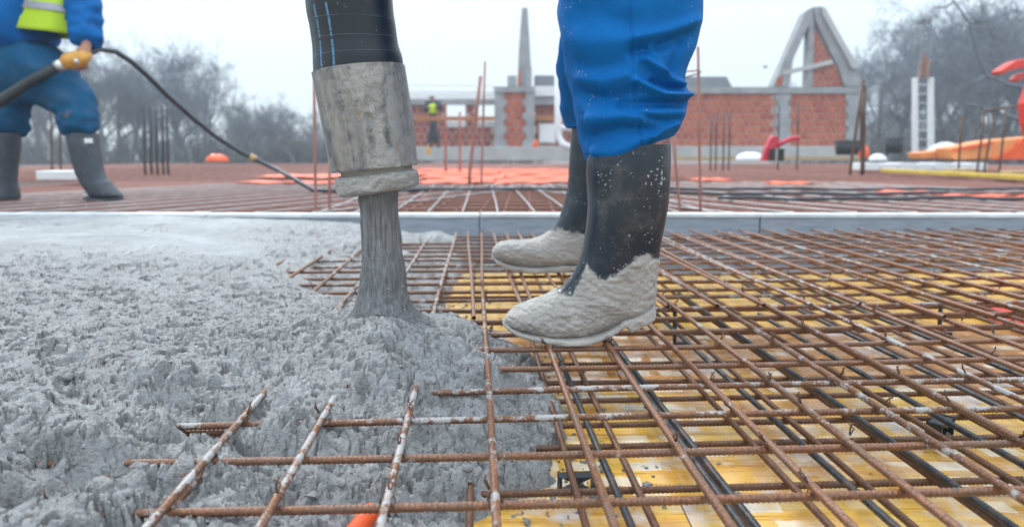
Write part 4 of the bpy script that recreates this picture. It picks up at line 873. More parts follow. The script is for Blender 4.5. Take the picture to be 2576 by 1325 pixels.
# ================================================================== BRICK BUILDING SHELL
YB = 25.0
blk = MB(); blk.box((-.125, 0, -.1), (.125, .06, .1)); proto = blk.build('brick', M['brick']); bvm = proto.data
bpy.data.objects.remove(proto)
bm = bmesh.new(); bm.from_mesh(bvm)
bmesh.ops.bevel(bm, geom=[e for e in bm.edges if abs(e.verts[0].co.y) < 1e-5 and abs(e.verts[1].co.y) < 1e-5], offset=.018, segments=1, affect='EDGES'); bm.to_mesh(bvm); bm.free()
def bricks(parent, u0, u1, v0, v1, Y, mat, bw=17.5, bh=17, ragged=0, skip=None):
    r = 0; v = v1-bh/2; cnt = 0
    while v > v0+bh*.3:
        u = u0+(bw/2 if r % 2 == 0 else 0)+ (0 if not ragged else random.uniform(-ragged, ragged)*0)
        while u < u1-bw*.2:
            if not (skip and skip(u, v)):
                p = W(u, v, Y); o = bpy.data.objects.new('brick', bvm); COL.objects.link(o); o.parent = parent; o.location = p-off(parent)+Vector((0, random.uniform(-.008, .004), 0))
                sc = (bw-3.6)/FPX*Y/.25; o.scale = (sc, 1, (bh-3.0)/FPX*Y/.2)
                if mat is not M['brick']: o.material_slots[0].link = 'OBJECT'; o.material_slots[0].material = mat
                cnt += 1
            u += bw
        v -= bh; r += 1
    return cnt
def part(parent, name, mat, *boxes, bev=0):
    m_ = MB()
    for b in boxes: m_.ibox(*b)
    return m_.build(name, mat, parent, bevel=bev)
# ledge
for i, (u0, u1, lab) in enumerate(((1020, 1700, 'long grey concrete ledge under the left brick wall and pillar'), (1702, 2170, 'grey concrete ledge under the right brick wall'))):
    m_ = MB(); m_.ibox(u0, 369, u1, 404, YB-1.0-.01*i, 4); tag(m_.build('concrete_ledge', M['concrete_l'], None, bevel=.02), lab, 'concrete ledge')
m_ = MB(); m_.ibox(1702, 394, 2170, 402, YB-2.6, .4); tag(m_.build('timber_edge', M['wood'], None), 'thin pale timber edge running along the right ledge', 'timber edge')
# left wall
lw_ = thing('brick_wall', W(1130, 370, YB), 'dark red brick wall with two window openings behind the distant worker', 'brick wall')
part(lw_, 'ring_beam', M['concrete'], (1020, 250, 1250, 263, YB-.05, .35))
def skipw(u, v): return (1112 < u < 1180 and 256 < v < 326) or (1194 < u < 1250 and 256 < v < 326)
bricks(lw_, 1024, 1246, 264, 369, YB+.05, M['brickd'], skip=skipw)
part(lw_, 'mortar_core', M['mortar'], (1022, 263, 1121, 370, YB+.09, .2), (1171, 263, 1203, 370, YB+.09, .2), (1121, 321, 1171, 370, YB+.09, .2), (1203, 321, 1246, 370, YB+.09, .2))
part(lw_, 'window_sill', M['concrete_l'], (1121, 306, 1171, 320, YB, .28)); part(lw_, 'window_sill', M['concrete_l'], (1203, 306, 1244, 320, YB, .28))
# pillar
pl = thing('concrete_pillar', W(1294, 370, YB-.6), 'broad concrete pillar with a toothed strip of orange bricks', 'pillar')
yP = YB-.6
teeth = []
rowsn = 8; bh = 17
for i in range(rowsn): 
    vv0 = 369-(i+1)*bh; ex = 6 if i % 2 else 0
    teeth.append((1246, vv0+.2, 1274-ex, vv0+bh, yP-.02, .5)); teeth.append((1316+ex, vv0+.2, 1344, vv0+bh, yP-.02, .5))
m_ = MB(); ptsL = [(1246, 369)]; 
L_out = [(1246, 233), (1246, 369)]; R_out = [(1344, 369), (1344, 233)]
for i in range(rowsn): 
    v0_, v1_ = 369-i*bh, 369-(i+1)*bh; ex = 7 if i % 2 else 0; L_out += [(1274-ex, v0_), (1274-ex, v1_)]; R_out = [(1316+ex, v1_), (1316+ex, v0_)]+R_out if False else R_out
for i in range(rowsn):
    pass
def prism_strip(parent, name, mat, outer, inner_fn, Y, d):
    m_ = MB()
    for i in range(rowsn): v0_, v1_ = 369-i*bh, 369-(i+1)*bh; a, b = sorted((outer, inner_fn(i))); m_.ibox(a, v1_, b, v0_, Y, d)
    bm = bmesh.new(); o = m_.build(name, mat, parent); return o
prism_strip(pl, 'left_concrete_face', M['concrete'], 1244, lambda i: 1274-(7 if i % 2 else 0), yP-.02, .6)
prism_strip(pl, 'right_concrete_face', M['concrete'], 1345, lambda i: 1316+(7 if i % 2 else 0), yP-.02, .6)
part(pl, 'cap_beam', M['concrete'], (1242, 218, 1346, 232.5, yP-.06, .7))
bricks(pl, 1263, 1330, 233, 369, yP+.02, M['brick'], bw=17, bh=bh); part(pl, 'mortar_core', M['mortar'], (1262, 233, 1330, 369, yP+.06, .3))
# gable seen edge-on above the pillar
gb = thing('gable_fin', W(1320, 218, YB+.5), 'tall narrow grey concrete gable seen edge on above the pillar', 'gable')
m_ = MB(); m_.iprism([(1313, 20), (1327, 20), (1333, 110), (1338, 217), (1302, 217), (1306, 110)], YB+.5, 3.0); m_.build('concrete_rib', M['concrete'], gb)
m_ = MB(); m_.iprism([(1303, 196), (1309, 168), (1311, 217), (1302, 217)], YB+.44, .05); m_.build('brick_sliver', M['brick'], gb)
m_ = MB(); m_.ibox(1322, 168, 1338, 217, YB+.42, .07); m_.build('rib_foot', M['concrete'], gb)
ib('chimney_stub', 1276, 190, 1300, 218, YB+.2, .5, M['concrete'], 'short grey chimney stub left of the narrow gable', 'chimney stub')
# part behind the worker
mw = thing('brick_bay', W(1390, 370, YB+.3), 'dark brick bay with white beam and white sheet beside the pillar', 'brick bay')
bricks(mw, 1346, 1700, 264, 369, YB+.35, M['brickd'], skip=lambda u, v: (1352 < u < 1402 and 308 < v < 364))
part(mw, 'mortar_core', M['mortar'], (1346, 262, 1700, 370, YB+.4, .2))
part(mw, 'white_beam', M['white'], (1345, 217, 1410, 242, YB+.1, .3)); part(mw, 'grey_lintel', M['concrete'], (1345, 243, 1700, 263, YB+.2, .4)); part(mw, 'timber_band', M['owood'], (1345, 290, 1396, 303, YB+.2, .1)); part(mw, 'white_sheet', M['foam'], (1357, 312, 1396, 358, YB+.15, .05)); part(mw, 'roof', M['roof'], (1345, 190, 1402, 216, YB+1.0, .6))
t = thing('downpipe', W(1403, 370, 20), 'white downpipe with an elbow behind the blue trousers', 'downpipe')
m_ = MB(); m_.tube([W(1404, 150, 20), W(1404, 325, 20), W(1406, 345, 20), W(1414, 362, 19.9), W(1440, 374, 19.8)], .10, 12); m_.build('pipe', M['white'], t, True)
m_ = MB(); m_.tube([W(1404, 318, 20), W(1412, 322, 20), W(1440, 323, 20)], .09, 12); m_.build('pipe_branch', M['white'], t, True)
# right wall
rw = thing('brick_wall', W(1930, 370, YB), 'long orange brick wall with concrete columns under the pointed gable', 'brick wall')
bricks(rw, 1690, 1951, 236, 367, YB, M['brick'], 17.2, 16.4); bricks(rw, 1990, 2136, 236, 367, YB, M['brick'], 17.2, 16.4, skip=lambda u, v: u > 2142)
part(rw, 'mortar_core', M['mortar'], (1690, 235, 1956, 369, YB+.04, .2), (1984, 235, 2140, 369, YB+.04, .2))
part(rw, 'ring_beam', M['concrete'], (1690, 219, 2170, 235, YB-.08, .5))
def col(parent, name, ul, ur, Y, wob):
    m_ = MB()
    for i in range(8): v1_ = 367-i*16.4; v0_ = v1_-16.4; e = 6 if i % 2 else 0; m_.ibox(ul-(e if wob & 1 else 0), v0_, ur+(e if wob & 2 else 0), v1_, Y-.05, .4)
    m_.build(name, M['concrete'], parent)
col(rw, 'concrete_column', 1957, 1984, YB, 3); col(rw, 'concrete_column', 2134, 2168, YB, 1)
rf = MB(); rf.iprism([(1700, 219), (1712, 193), (1828, 193), (1842, 219)], YB+2, 3); tag(rf.build('roof_block', M['roof'], None), 'low grey roof block behind the right brick wall', 'roof')
# pointed gable
ga = thing('pointed_gable', W(2048, 218, YB), 'pointed concrete gable frame half filled with orange brick', 'gable')
m_ = MB(); m_.iprism([(1943, 218), (2026, 30), (2046, 17), (2046, 44), (2036, 62), (1996, 150), (1987, 218)], YB, .5); m_.build('left_rafter', M['concrete'], ga, bevel=.02)
m_ = MB(); m_.iprism([(2046, 17), (2068, 17), (2080, 36), (2157, 172), (2161, 218), (2126, 218), (2112, 176), (2052, 50)], YB+.0, .5); m_.build('right_rafter', M['concrete'], ga, bevel=.02)
m_ = MB(); m_.iprism([(2068, 16), (2078, 22), (2160, 170), (2146, 174), (2072, 38)], YB-.12, .11); m_.build('coping', M['concrete_l'], ga)
m_ = MB(); m_.iprism([(2036, 50), (2048, 46), (2044, 218), (2029, 218)], YB+.03, .4); m_.build('centre_post', M['concrete'], ga)
m_ = MB(); m_.iprism([(1974, 178), (2094, 150), (2096, 161), (1972, 190)], YB-.04, .3); m_.build('tie_beam', M['concrete_l'], ga)
m_ = MB(); m_.iprism([(1952, 214), (1956, 196), (1970, 190), (1968, 216)], YB-.012, .05); m_.build('brick_corner', M['brick'], ga)
cnt = bricks(ga, 2034, 2132, 70, 218, YB+.12, M['brick'], 15, 14, skip=lambda u, v: u > 2046+(v-75)*.56 or u < 2038)
m_ = MB(); m_.iprism([(2037, 64), (2118, 190), (2124, 218), (2030, 218)], YB+.15, .2); m_.build('mortar_core', M['mortar'], ga)
for i, y_ in enumerate((214, 229)):
    m_ = MB(); m_.tube([W(1000, y_, 23), W(1245, y_+2, 23)], .018, 5); tag(m_.build('guard_wire', M['white'], None), ['upper thin white guard wire above the distant worker', 'lower thin white guard wire above the distant worker'][i], 'wire')
m_ = MB(); m_.ibox(1020, 234, 1243, 249, YB+3, .3); tag(m_.build('white_fascia', M['white'], None), 'white fascia strip above the dark red brick wall', 'fascia')
# bird
t = thing('bird', W(1925, 170, 40), 'small dark bird in the sky left of the pointed gable', 'bird')
dome_ = MB(); c0 = W(1925, 170, 40); dome_.tube([c0+V3(-.14, 0, 0), c0+V3(-.06, 0, .02), c0+V3(.04, 0, .02), c0+V3(.14, 0, .0)], [.01, .05, .05, .01], 8); dome_.build('body', M['hair'], t, True)
for k in (-1, 1): m_ = MB(); m_.add([c0+V3(-.05, 0, .02), c0+V3(.05, 0, .02), c0+V3(.02, k*.2, .12), c0+V3(-.05, 0, .04), c0+V3(.05, 0, .04), c0+V3(.02, k*.2, .13)], [(0, 1, 2), (5, 4, 3), (0, 3, 4, 1), (1, 4, 5, 2), (2, 5, 3, 0)]); m_.build('wing', M['hair'], t)

# white mast with ladder
YT = 24
mt = thing('mast', W(2328, 385, YT), 'tall white steel mast with a ladder and rusty lattice top', 'mast')
for a, b in ((2303, 2311), (2343, 2351)): m_ = MB(); m_.iprism([(a, 385), (b, 385), (b-1, 195), (a+1, 195)], YT, .25); m_.build('white_post', M['white'], mt, bevel=.01)
for i in range(8): m_ = MB(); m_.ibox(2311, 373-i*23, 2343, 375-i*23, YT+.1, .05); m_.build('rung', M['white'], mt)
for k, (a, b) in enumerate(((2318, 2321), (2335, 2338))): m_ = MB(); m_.ibox(a, 48, b, 195, YT+.05, .06); m_.ibox(a, 48, b, 195, YT+.35, .06); m_.build('lattice_post', M['roof'], mt)
for i in range(11):
    v = 188-i*13; m_ = MB(); m_.tube([W(2319, v, YT+.08), W(2337, v-12, YT+.08)], .03, 5); m_.tube([W(2337, v, YT+.36), W(2319, v-12, YT+.36)], .03, 5); m_.build('lattice_brace', M['owood'] if 4 > i else M['roof'], mt)
m_ = MB(); m_.ibox(2318, 48, 2339, 56, YT+.05, .35); m_.build('head_block', M['roof'], mt)
m_ = MB(); m_.ibox(2318, 150, 2338, 195, YT+.15, .2); m_.build('rusty_sleeve', M['owood'], mt)

# ================================================================== HOUSES AND TREES FAR BEHIND
def house(u0, u1, ve, vr, Y, label):
    c = W((u0+u1)/2, 385, Y); t = thing('house', c, label, 'house', 'pale houses behind the bare trees'); hw = (W(u1, 380, Y)-W(u0, 380, Y)).x/2; ze, zr = W(0, ve, Y).z, W(0, vr, Y).z
    m_ = MB(); m_.box((c.x-hw, Y, -.6), (c.x+hw, Y+7, ze)); m_.add([(c.x-hw, Y, ze), (c.x+hw, Y, ze), (c.x, Y, zr), (c.x-hw, Y+7, ze), (c.x+hw, Y+7, ze), (c.x, Y+7, zr)], [(0, 1, 2), (5, 4, 3)]); m_.build('wall', M['plaster'], t)
    for k in (-1, 1):
        m_ = MB(); e = c.x+k*(hw+.4); ez = ze-.35; m_.add([(c.x, Y-.4, zr+.02), (e, Y-.4, ez), (e, Y+7.4, ez), (c.x, Y+7.4, zr+.02), (c.x, Y-.4, zr+.2), (e, Y-.4, ez+.18), (e, Y+7.4, ez+.18), (c.x, Y+7.4, zr+.2)], [(0, 1, 2, 3), (7, 6, 5, 4), (0, 4, 5, 1), (1, 5, 6, 2), (2, 6, 7, 3), (3, 7, 4, 0)]); m_.build('roof', M['roof'], t)
    for k in (-.5, .45): m_ = MB(); m_.box((c.x+k*hw-.45, Y-.03, ze-2.2), (c.x+k*hw+.45, Y-.005, ze-1)); m_.build('window', M['glass'], t)
house(2185, 2262, 310, 282, 46, 'pale house with grey roof left of the white mast'); house(2356, 2470, 322, 290, 44, 'pale wide house right of the white mast'); house(2470, 2545, 345, 318, 52, 'small pale house behind the orange barrier')

def tree_mesh(seed, H=8., levels=5, spread=.55, dens=1.):
    rnd = random.Random(seed); tr = MB(); cr = MB()
    def grow(p, d, L, r, lev, mb):
        pts_ = [p]; rad = [r]; n = 4 if lev < 2 else 3; q = p.copy(); dd = d.copy()
        for i in range(n):
            dd = (dd+Vector((rnd.gauss(0, .13), rnd.gauss(0, .13), rnd.gauss(0, .06)+.05))).normalized(); q = q+dd*L/n; pts_.append(q.copy()); rad.append(r*(1-.55*(i+1)/n))
        mb.tube(pts_, rad, 6 if lev == 0 else (4 if lev < 3 else 3), False)
        if lev >= levels: return
        k = {0: 7, 1: 5, 2: 5, 3: 4, 4: 4}.get(lev, 3)
        for i in range(int(k*dens+.5)):
            t_ = rnd.uniform(.35 if lev == 0 else .2, 1.0); j = min(int(t_*n), n-1); b = pts_[j].lerp(pts_[j+1], t_*n-j)
            a = rnd.uniform(0, 2*math.pi); ortho = dd.orthogonal().normalized(); ortho.rotate(Matrix.Rotation(a, 3, dd))
            nd_ = (dd*(1-spread)+ortho*spread+Vector((0, 0, .12))).normalized()
            grow(b, nd_, L*rnd.uniform(.48, .68), max(r*(1-.55*t_)*.55, .008), lev+1, cr)
    grow(Vector((0, 0, 0)), Vector((0, 0, 1)), H*.55, H*.022, 0, tr)
    return tr, cr
protos = []
def tree(u, vtop, Y, kind, label, group):
    z0 = -.62; top = W(u, vtop, Y); H = (top.z-z0)*1.22; src = protos[kind]; c = copy_tree(src) if src.get('used') else src
    if not src.get('used'): src['used'] = 1
    k = H/src['h0']; c.scale = (k*random.uniform(.9, 1.15), k, k); c.location = (top.x, Y, z0); c.rotation_euler = (0, 0, random.uniform(0, 6.28)); tag(c, label, 'tree', group)
    return c
for i, (sd_, lv, sp) in enumerate(((1, 5, .52), (2, 5, .62), (5, 5, .45), (9, 5, .58))):
    t = thing('bare_tree', (0, 0, 0), 'bare tree', 'tree'); tr, cr = tree_mesh(sd_, 8., lv, sp); tr.build('trunk', M['bark'], t, True); c_ = cr.build('crown', M['twig'], t, True)
    zs = max(v[2] for v in cr.v); t['h0'] = zs; protos.append(t)
random.seed(21)
for i in range(20):
    u = 95+i*36+random.uniform(-10, 10); vt = [170, 130, 195, 145, 110, 175, 210, 145, 150, 205, 150, 150, 190, 275, 270, 285, 275, 262, 285, 280][i]
    tree(u, vt, 44+random.uniform(-4, 10), i % 4, ORD[i]+' bare tree from the left in the row behind the left side of the site', 'row of bare trees on the left')
for i, (u, vt, Y) in enumerate(((30, 230, 48), (-60, 200, 50), (860, 300, 60), (980, 310, 62))): tree(u, vt, Y, i, ['bare tree behind the left worker trousers', 'bare tree just outside the left edge', 'low bare tree behind the hose', 'low bare tree behind the steel collar'][i], None)
for i, (u, vt, Y) in enumerate(((2225, 70, 42), (2190, 130, 50), (2290, 90, 55), (2400, 30, 44), (2460, 60, 40), (2540, 10, 42), (2350, 90, 60), (2620, 20, 40), (2500, 60, 52), (2580, 120, 36), (2430, 130, 36), (2530, 90, 38), (2380, 60, 50), (2250, 160, 38))): tree(u, vt, Y, i % 4, ['bare tree at the left end of the right hand group', 'low bare tree right beside the end of the brick wall', 'bare tree directly left of the white mast', 'tall bare tree just right of the white mast', 'broad bare tree between the mast and the right edge', 'tall bare tree at the right edge behind the red arm', 'far bare tree directly behind the white mast', 'bare tree just beyond the right edge', 'tall far bare tree between the mast and the red arm', 'nearest small bare tree at the right edge', 'small near bare tree above the white blocks', 'small near bare tree behind the red arm', 'far tall bare tree touching the mast on its right', 'small near bare tree between the wall end and the mast'][i], 'bare trees on the right')
# overhanging big branch, right
t = thing('bare_tree', (13.2, 17, -.6), 'large near bare tree whose branches hang in from the right edge', 'tree'); m_ = MB()
def br(pts_, Y, r0, r1, mb): P_ = [W(a, b, Y) for a, b in pts_]; mb.tube(P_, [r0+(r1-r0)*i/(len(P_)-1) for i in range(len(P_))], 6)
trk = MB(); br([(2730, 420), (2725, 200), (2700, 0), (2690, -200)], 17, .22, .14, trk); trk.build('trunk', M['bark'], t, True)
br([(2712, 100), (2660, 40), (2600, 20), (2560, -40)], 17, .06, .03, m_); br([(2350, -60), (2400, 5), (2440, 60), (2455, 130), (2480, 190), (2540, 215), (2640, 230), (2725, 280)], 17, .012, .055, m_)
br([(2715, 330), (2640, 320), (2560, 300), (2500, 280), (2440, 262)], 17, .08, .02, m_); br([(2400, 5), (2375, 20), (2350, 18)], 17, .03, .01, m_); br([(2440, 60), (2490, 50), (2540, 30)], 17, .03, .015, m_); br([(2480, 190), (2450, 210), (2420, 200)], 17, .03, .01, m_)
rr_ = random.Random(4)
for q in range(170):
    u, v = rr_.uniform(2420, 2700), rr_.uniform(-20, 300); a = rr_.uniform(0, 6.28); P_ = [(u, v)]
    for s in range(3): a += rr_.gauss(0, .5); P_.append((P_[-1][0]+22*math.cos(a), P_[-1][1]+14*math.sin(a)))
    br(P_, 17+rr_.uniform(-1.5, 1.5), .012, .005, m_)
m_.build('branches', M['twig'], t, True)
# brushwood belt
def brush(x0, x1, Y, h, n, seed, label):
    rnd = random.Random(seed); m_ = MB()
    for i in range(n):
        x = rnd.uniform(x0, x1); y_ = Y+rnd.uniform(-3, 3); hh = h*rnd.uniform(.5, 1.15); p = Vector((x, y_, -.62)); pts_ = [p]; d = Vector((rnd.gauss(0, .25), rnd.gauss(0, .2), 1))
        for s in range(3): d = d+Vector((rnd.gauss(0, .2), rnd.gauss(0, .2), 0)); pts_.append(pts_[-1]+d.normalized()*hh/3)
        m_.tube(pts_, [.05, .035, .022, .008], 3, False)
        for s in range(3):
            b = pts_[1].lerp(pts_[3], rnd.random()); e = b+Vector((rnd.gauss(0, .5), rnd.gauss(0, .4), rnd.uniform(.2, .9))); m_.tube([b, e], [.02, .006], 3, False)
    tag(m_.build('brushwood', M['brush']), label, 'brushwood', kind='stuff')
brush(-34, -8, 46, 2.5, 1100, 1, 'grey brown thicket of brushwood below the left trees'); brush(-16, 2, 46, 2.4, 600, 2, 'thin grey brushwood behind the hose'); brush(16, 38, 42, 3.0, 700, 3, 'grey brushwood around the houses on the right')

# ================================================================== LEFT WORKER WITH VIBRATOR
DW = 4.85
def w_(u, v, d=0): return W(u, v, DW+d)
hip = w_(55, 185); 
VV = [hip, w_(20, 285, .02), w_(8, 470, .0), w_(195, 265, -.06), w_(215, 440, -.05), w_(45, -30), w_(45, -110), w_(45, -170), w_(-70, -75), w_(-110, 30, -.1), w_(-60, 150, -.25), w_(160, -75), w_(215, 20, -.02), w_(218, 108, -.10), w_(214, 132, -.14)]
EE = [(0, 1), (1, 2), (0, 3), (3, 4), (0, 5), (5, 6), (6, 7), (5, 8), (8, 9), (9, 10), (5, 11), (11, 12), (12, 13), (13, 14)]
RR = [(.13, .10), .06, .04, .06, .04, (.15, .10), .05, (.085, .08), .06, .045, .035, .06, .045, .030, (.036, .026)]
k0 = len(VV)
for i, (du, dv) in enumerate(((-14, 8), (-6, 12), (3, 14), (11, 13))):   # four fingers curling round the grip
    b = len(VV); VV += [w_(214+du*.7, 140+dv*.5, -.17), w_(208+du, 160+dv*.6, -.175), w_(196+du, 168+dv*.6, -.14)]; EE += [(14, b), (b, b+1), (b+1, b+2)]; RR += [.0105, .010, .009]
b = len(VV); VV += [w_(196, 128, -.16), w_(186, 142, -.18)]; EE += [(14, b), (b, b+1)]; RR += [.012, .010]
lb = link('person', fig_mesh('body', [tuple(v) for v in VV], EE, RR, 2), M['skin'], None, True)
tag(lb, 'worker at left in blue overalls and yellow vest holding a vibrator hose', 'person')
def cloth(name, V_, E_, R_, mat, wr, parent=lb, lv=3, mud=-1.):
    me = fig_mesh(name, [tuple(v) for v in V_], E_, R_, lv); disp_mesh(me, wr); set_mud(me, mud); return link(name, me, mat, parent, True)
wr1 = lambda c: .040*(.28-np.abs(fbm(c[:, 0]*5, c[:, 1]*5, c[:, 2]*10, o=3, s=8)))+.026*fbm(c[:, 0]*6, c[:, 1]*6, c[:, 2]*11, o=3, s=5)+.018*fbm(c[:, 0]*20, c[:, 1]*20, c[:, 2]*26, o=2, s=6)
mudk = lambda c: -.9+.75*np.exp(-((c[:, 0]-w_(190, 0).x)/.09)**2-((c[:, 2]-w_(0, 275).z)/.12)**2)+.4*np.exp(-((c[:, 2]-w_(0, 330).z)/.10)**2)
cloth('trousers', [w_(60, 85), w_(60, 175), w_(14, 235, .02), w_(14, 290, .02), w_(18, 352), w_(150, 225, -.03), w_(192, 270, -.06), w_(200, 315, -.06), w_(203, 340, -.05)], [(0, 1), (1, 2), (2, 3), (3, 4), (1, 5), (5, 6), (6, 7), (7, 8)],
      [(.35, .19), (.33, .18), (.16, .15), (.15, .15), (.125, .12), (.17, .16), (.15, .14), (.135, .13), (.105, .105)], M['cloth2'], wr1, mud=mudk)
cloth('jacket', [w_(45, 150), w_(45, 20), w_(45, -70), w_(-62, -75), w_(-108, 30, -.1), w_(-66, 135, -.22), w_(158, -75), w_(213, 10, -.0), w_(217, 118, -.08)], [(0, 1), (1, 2), (2, 3), (3, 4), (4, 5), (2, 6), (6, 7), (7, 8)],
      [(.40, .20), (.38, .18), (.27, .15), .12, .11, .08, .12, (.12, .11), (.105, .09)], M['cloth'], wr1, mud=-1.5)
# vest: open front shell around the torso with a notch at the hem, and its tape
def vest_shell(name, mat, vt, vb, grow_, parent, notch=True):
    P = []
    n_ = 90; rows_ = 16
    for i in range(rows_):
        f = i/(rows_-1); row = []
        for j in range(n_):
            a = 2*math.pi*j/n_; cx = w_(45, 0).x; X = math.cos(a); Yq = math.sin(a)
            hem = vb-(35*math.exp(-((X*150)/16)**2) if (notch and Yq < 0) else 0)+(10*abs(X) if notch else 0)
            v = vt+(hem-vt)*f if notch else vt+(vb-vt)*f+14*X
            rx = .40+grow_-.02*(1-f); c = w_(45, v); wr_ = .008*math.sin(a*9+v*.03)+.006*math.sin(a*5-v*.05)
            row.append((cx+(rx+wr_)*X, c.y+(.225+grow_+wr_)*Yq, c.z))
        P.append(row)
    o = gridmesh(name, np.array(P), mat, parent, closed=True); s_ = o.modifiers.new('cloth_thickness', 'SOLIDIFY'); s_.thickness = .004; return o
ve = vest_shell('safety_vest', M['vest'], -80, 82, .0, lb)
vest_shell('reflective_stripe', M['reflect'], 10, 28, .009, ve, False)
def wboot(rings, d, label):
    rows_ = [(W(a, b, DW+d), W(c_, e, DW+d), q) for a, b, c_, e, q in rings]
    def bd(P, dn): return .004*fbm(P[..., 0]*9, P[..., 1]*9, P[..., 2]*9, o=3, s=3)
    o = loft('rubber_boot', rows_, M['rubber2'], lb, n=64, steps=10, disp=bd, mudf=lambda P: P[..., 0]*0-.30, power=2.1); return o
b1_ = wboot([(170,335,243,335,.10),(175,360,246,356,.10),(184,400,252,398,.095),(192,430,258,428,.085),(203,455,268,452,.075),(218,478,278,462,.07),(232,494,290,474,.068),(252,498,300,484,.06),(280,499,306,490,.045),(300,498,309,494,.02)][0:5]+[(212,472,276,455,.072),(226,492,284,466,.068),(246,499,296,478,.064),(276,500,306,487,.05),(300,499,309,493,.02)], -.05, 'r')
m_ = MB(); 
s1 = loft('boot_sole', [(W(218, 490, DW-.05), W(222, 503, DW-.05), .05), (W(240, 497, DW-.05), W(240, 506, DW-.05), .065), (W(275, 499, DW-.05), W(275, 506, DW-.05), .062), (W(305, 496, DW-.05), W(306, 503, DW-.05), .03)], M['rubber2'], b1_, n=32, steps=6, mudf=lambda P: P[..., 0]*0-.2, power=4)
b2_ = wboot([(-25,335,46,335,.10),(-22,380,44,380,.10),(-16,430,38,430,.09),(-22,458,36,458,.095),(-28,480,38,480,.12),(-28,496,39,496,.13),(-26,504,37,504,.12)], -.02, 'l')
m_ = MB(); m_.ibox(212, 348, 232, 360, DW-.155, .006); m_.build('boot_label_patch', M['foam'], b1_)
# vibrator: grip, lance, cable
vb = thing('concrete_vibrator', w_(175, 155, -.22), 'black vibrator lance with yellow grip held by the left worker', 'concrete vibrator')
m_ = MB(); m_.tube([w_(-330, 430, -.75), w_(-120, 330, -.45), w_(0, 255, -.34), w_(80, 202, -.27), w_(150, 166, -.24)], [.036, .036, .036, .034, .031], 16); m_.build('black_lance', M['blackp'], vb, True)
m_ = MB(); m_.tube([w_(143, 169, -.24), w_(158, 161, -.235)], [.040, .036], 16); m_.build('steel_ferrule', M['steel'], vb, True)
m_ = MB(); m_.tube([w_(157, 163, -.23), w_(170, 156, -.22), w_(190, 150, -.2), (w_(208, 145, -.17)), w_(222, 138, -.12)], [.034, .052, .054, .046, .03], 14); m_.build('yellow_grip', M['yellowtool'], vb, True)
m_ = MB(); m_.tube([w_(190, 156, -.265), w_(196, 154, -.262)], [.022, .018], 10); m_.build('grip_switch', M['steel'], vb, True)
cp_ = [(222,138,-.12),(250,124,0),(290,130,.1),(330,155,.25),(370,190,.4),(420,240,.6),(480,293,.9),(540,342,1.2),(600,380,1.4),(640,400,1.5),(700,428,1.3),(790,461,.9)]
m_ = MB(); P_ = [w_(a, b, c_) for a, b, c_ in cp_]; P_[-1].z = .10; m_.tube(P_+[V3(-1.2, 5.6, .1), V3(-.7, 5.9, .1)], [.016, .017]+[.019]*12, 10); m_.build('supply_cable', M['cable'], vb, True)
m_ = MB(); m_.tube([w_(628, 394, 1.48), w_(646, 402, 1.5)], [.034, .03], 10); m_.build('cable_coupling', M['wood'], vb, True)

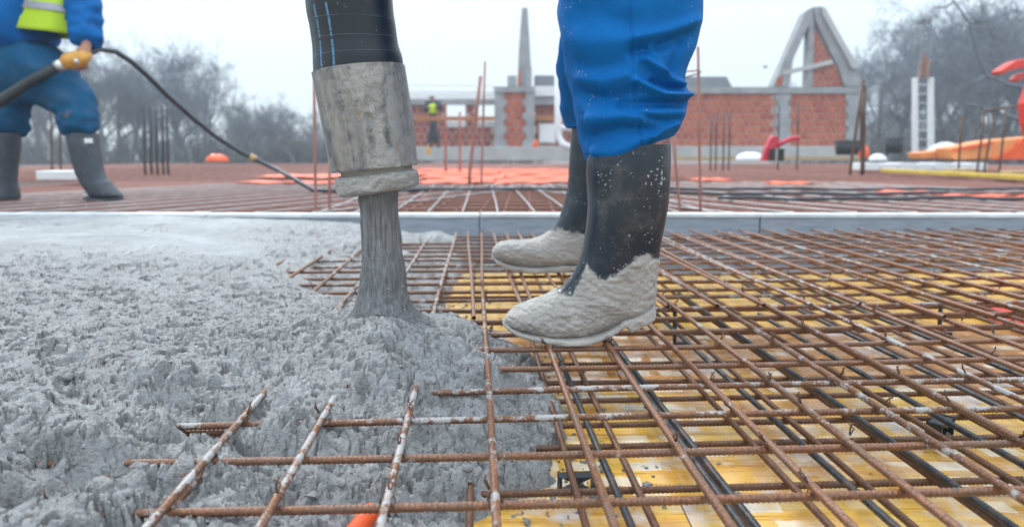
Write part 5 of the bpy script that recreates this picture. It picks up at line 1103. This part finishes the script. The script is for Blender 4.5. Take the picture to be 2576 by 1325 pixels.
# ================================================================== DISTANT WORKER
YD = 22.5
def q_(u, v, d=0): return W(u, v, YD+d)
VV = [q_(1088, 302), q_(1083, 338), q_(1082, 370), q_(1095, 338), q_(1100, 370), q_(1089, 268), q_(1086, 250, -.02), q_(1086, 243, -.06), q_(1073, 262), q_(1068, 280, -.1), q_(1080, 268, -.28), q_(1104, 262), q_(1109, 278, -.1), q_(1096, 264, -.28)]
EE = [(0, 1), (1, 2), (0, 3), (3, 4), (0, 5), (5, 6), (6, 7), (5, 8), (8, 9), (9, 10), (5, 11), (11, 12), (12, 13)]
db = link('person', fig_mesh('body', [tuple(v) for v in VV], EE, [(.12, .1), .07, .05, .07, .05, (.15, .1), .05, (.10, .09), .06, .045, .035, .06, .045, .035]), M['skin'], None, True)
tag(db, 'distant worker in yellow vest and dark clothes standing on the ledge by the window openings', 'person')
def dcl(name, V_, E_, R_, mat): me = fig_mesh(name, [tuple(v) for v in V_], E_, R_, 2); disp_mesh(me, wrinkle(.02, 6)); set_mud(me, -1); return link(name, me, mat, db, True)
dcl('trousers', [q_(1089, 296), q_(1089, 308), q_(1083, 338), q_(1082, 364), q_(1096, 338), q_(1100, 364)], [(0, 1), (1, 2), (2, 3), (1, 4), (4, 5)], [(.2, .14), (.2, .14), .12, .10, .12, .10], M['darkcloth'])
dcl('jacket', [q_(1089, 298), q_(1089, 264), q_(1087, 254), q_(1074, 260), q_(1069, 279, -.1), q_(1078, 269, -.26), q_(1104, 260), q_(1109, 277, -.1), q_(1098, 266, -.26)], [(0, 1), (1, 2), (1, 3), (3, 4), (4, 5), (1, 6), (6, 7), (7, 8)], [(.22, .14), (.22, .14), .1, .1, .08, .06, .1, .08, .06], M['darkcloth'])
dcl('safety_vest', [q_(1089, 291), q_(1089, 275), q_(1089, 258)], [(0, 1), (1, 2)], [(.265, .17), (.26, .17), (.22, .15)], M['vest'])
dcl('hood', [q_(1086, 249, -.0), q_(1086, 241, -.0)], [(0, 1)], [.10, .12], M['hair'])
for k, (a, b) in enumerate(((1079, 1087), (1097, 1105))): m_ = MB(); m_.ibox(a, 364, b, 370.5, YD-.15, .3); m_.build('shoe', M['blackp'], db, bevel=.02)
for p_ in protos:
    if 'h0' in p_: 
        pass
for o in bpy.data.objects:
    for k_ in ('used', 'h0'):
        if k_ in o: del o[k_]

# ================================================================== AIR
mb = MB(); mb.box((-255, -2.6, -2.4), (255, 120, 24)); hz = mb.build('haze', None); tag(hz, 'thin pale winter air over the whole site', 'haze', kind='stuff')
hm = bpy.data.materials.new('haze'); hm.use_nodes = True; hm.node_tree.nodes.clear(); pv = hm.node_tree.nodes.new('ShaderNodeVolumePrincipled'); ho = hm.node_tree.nodes.new('ShaderNodeOutputMaterial')
pv.inputs['Color'].default_value = (.80, .90, 1.0, 1); pv.inputs['Density'].default_value = .0028; pv.inputs['Anisotropy'].default_value = .2; hm.node_tree.links.new(pv.outputs[0], ho.inputs['Volume']); hz.data.materials.append(hm)
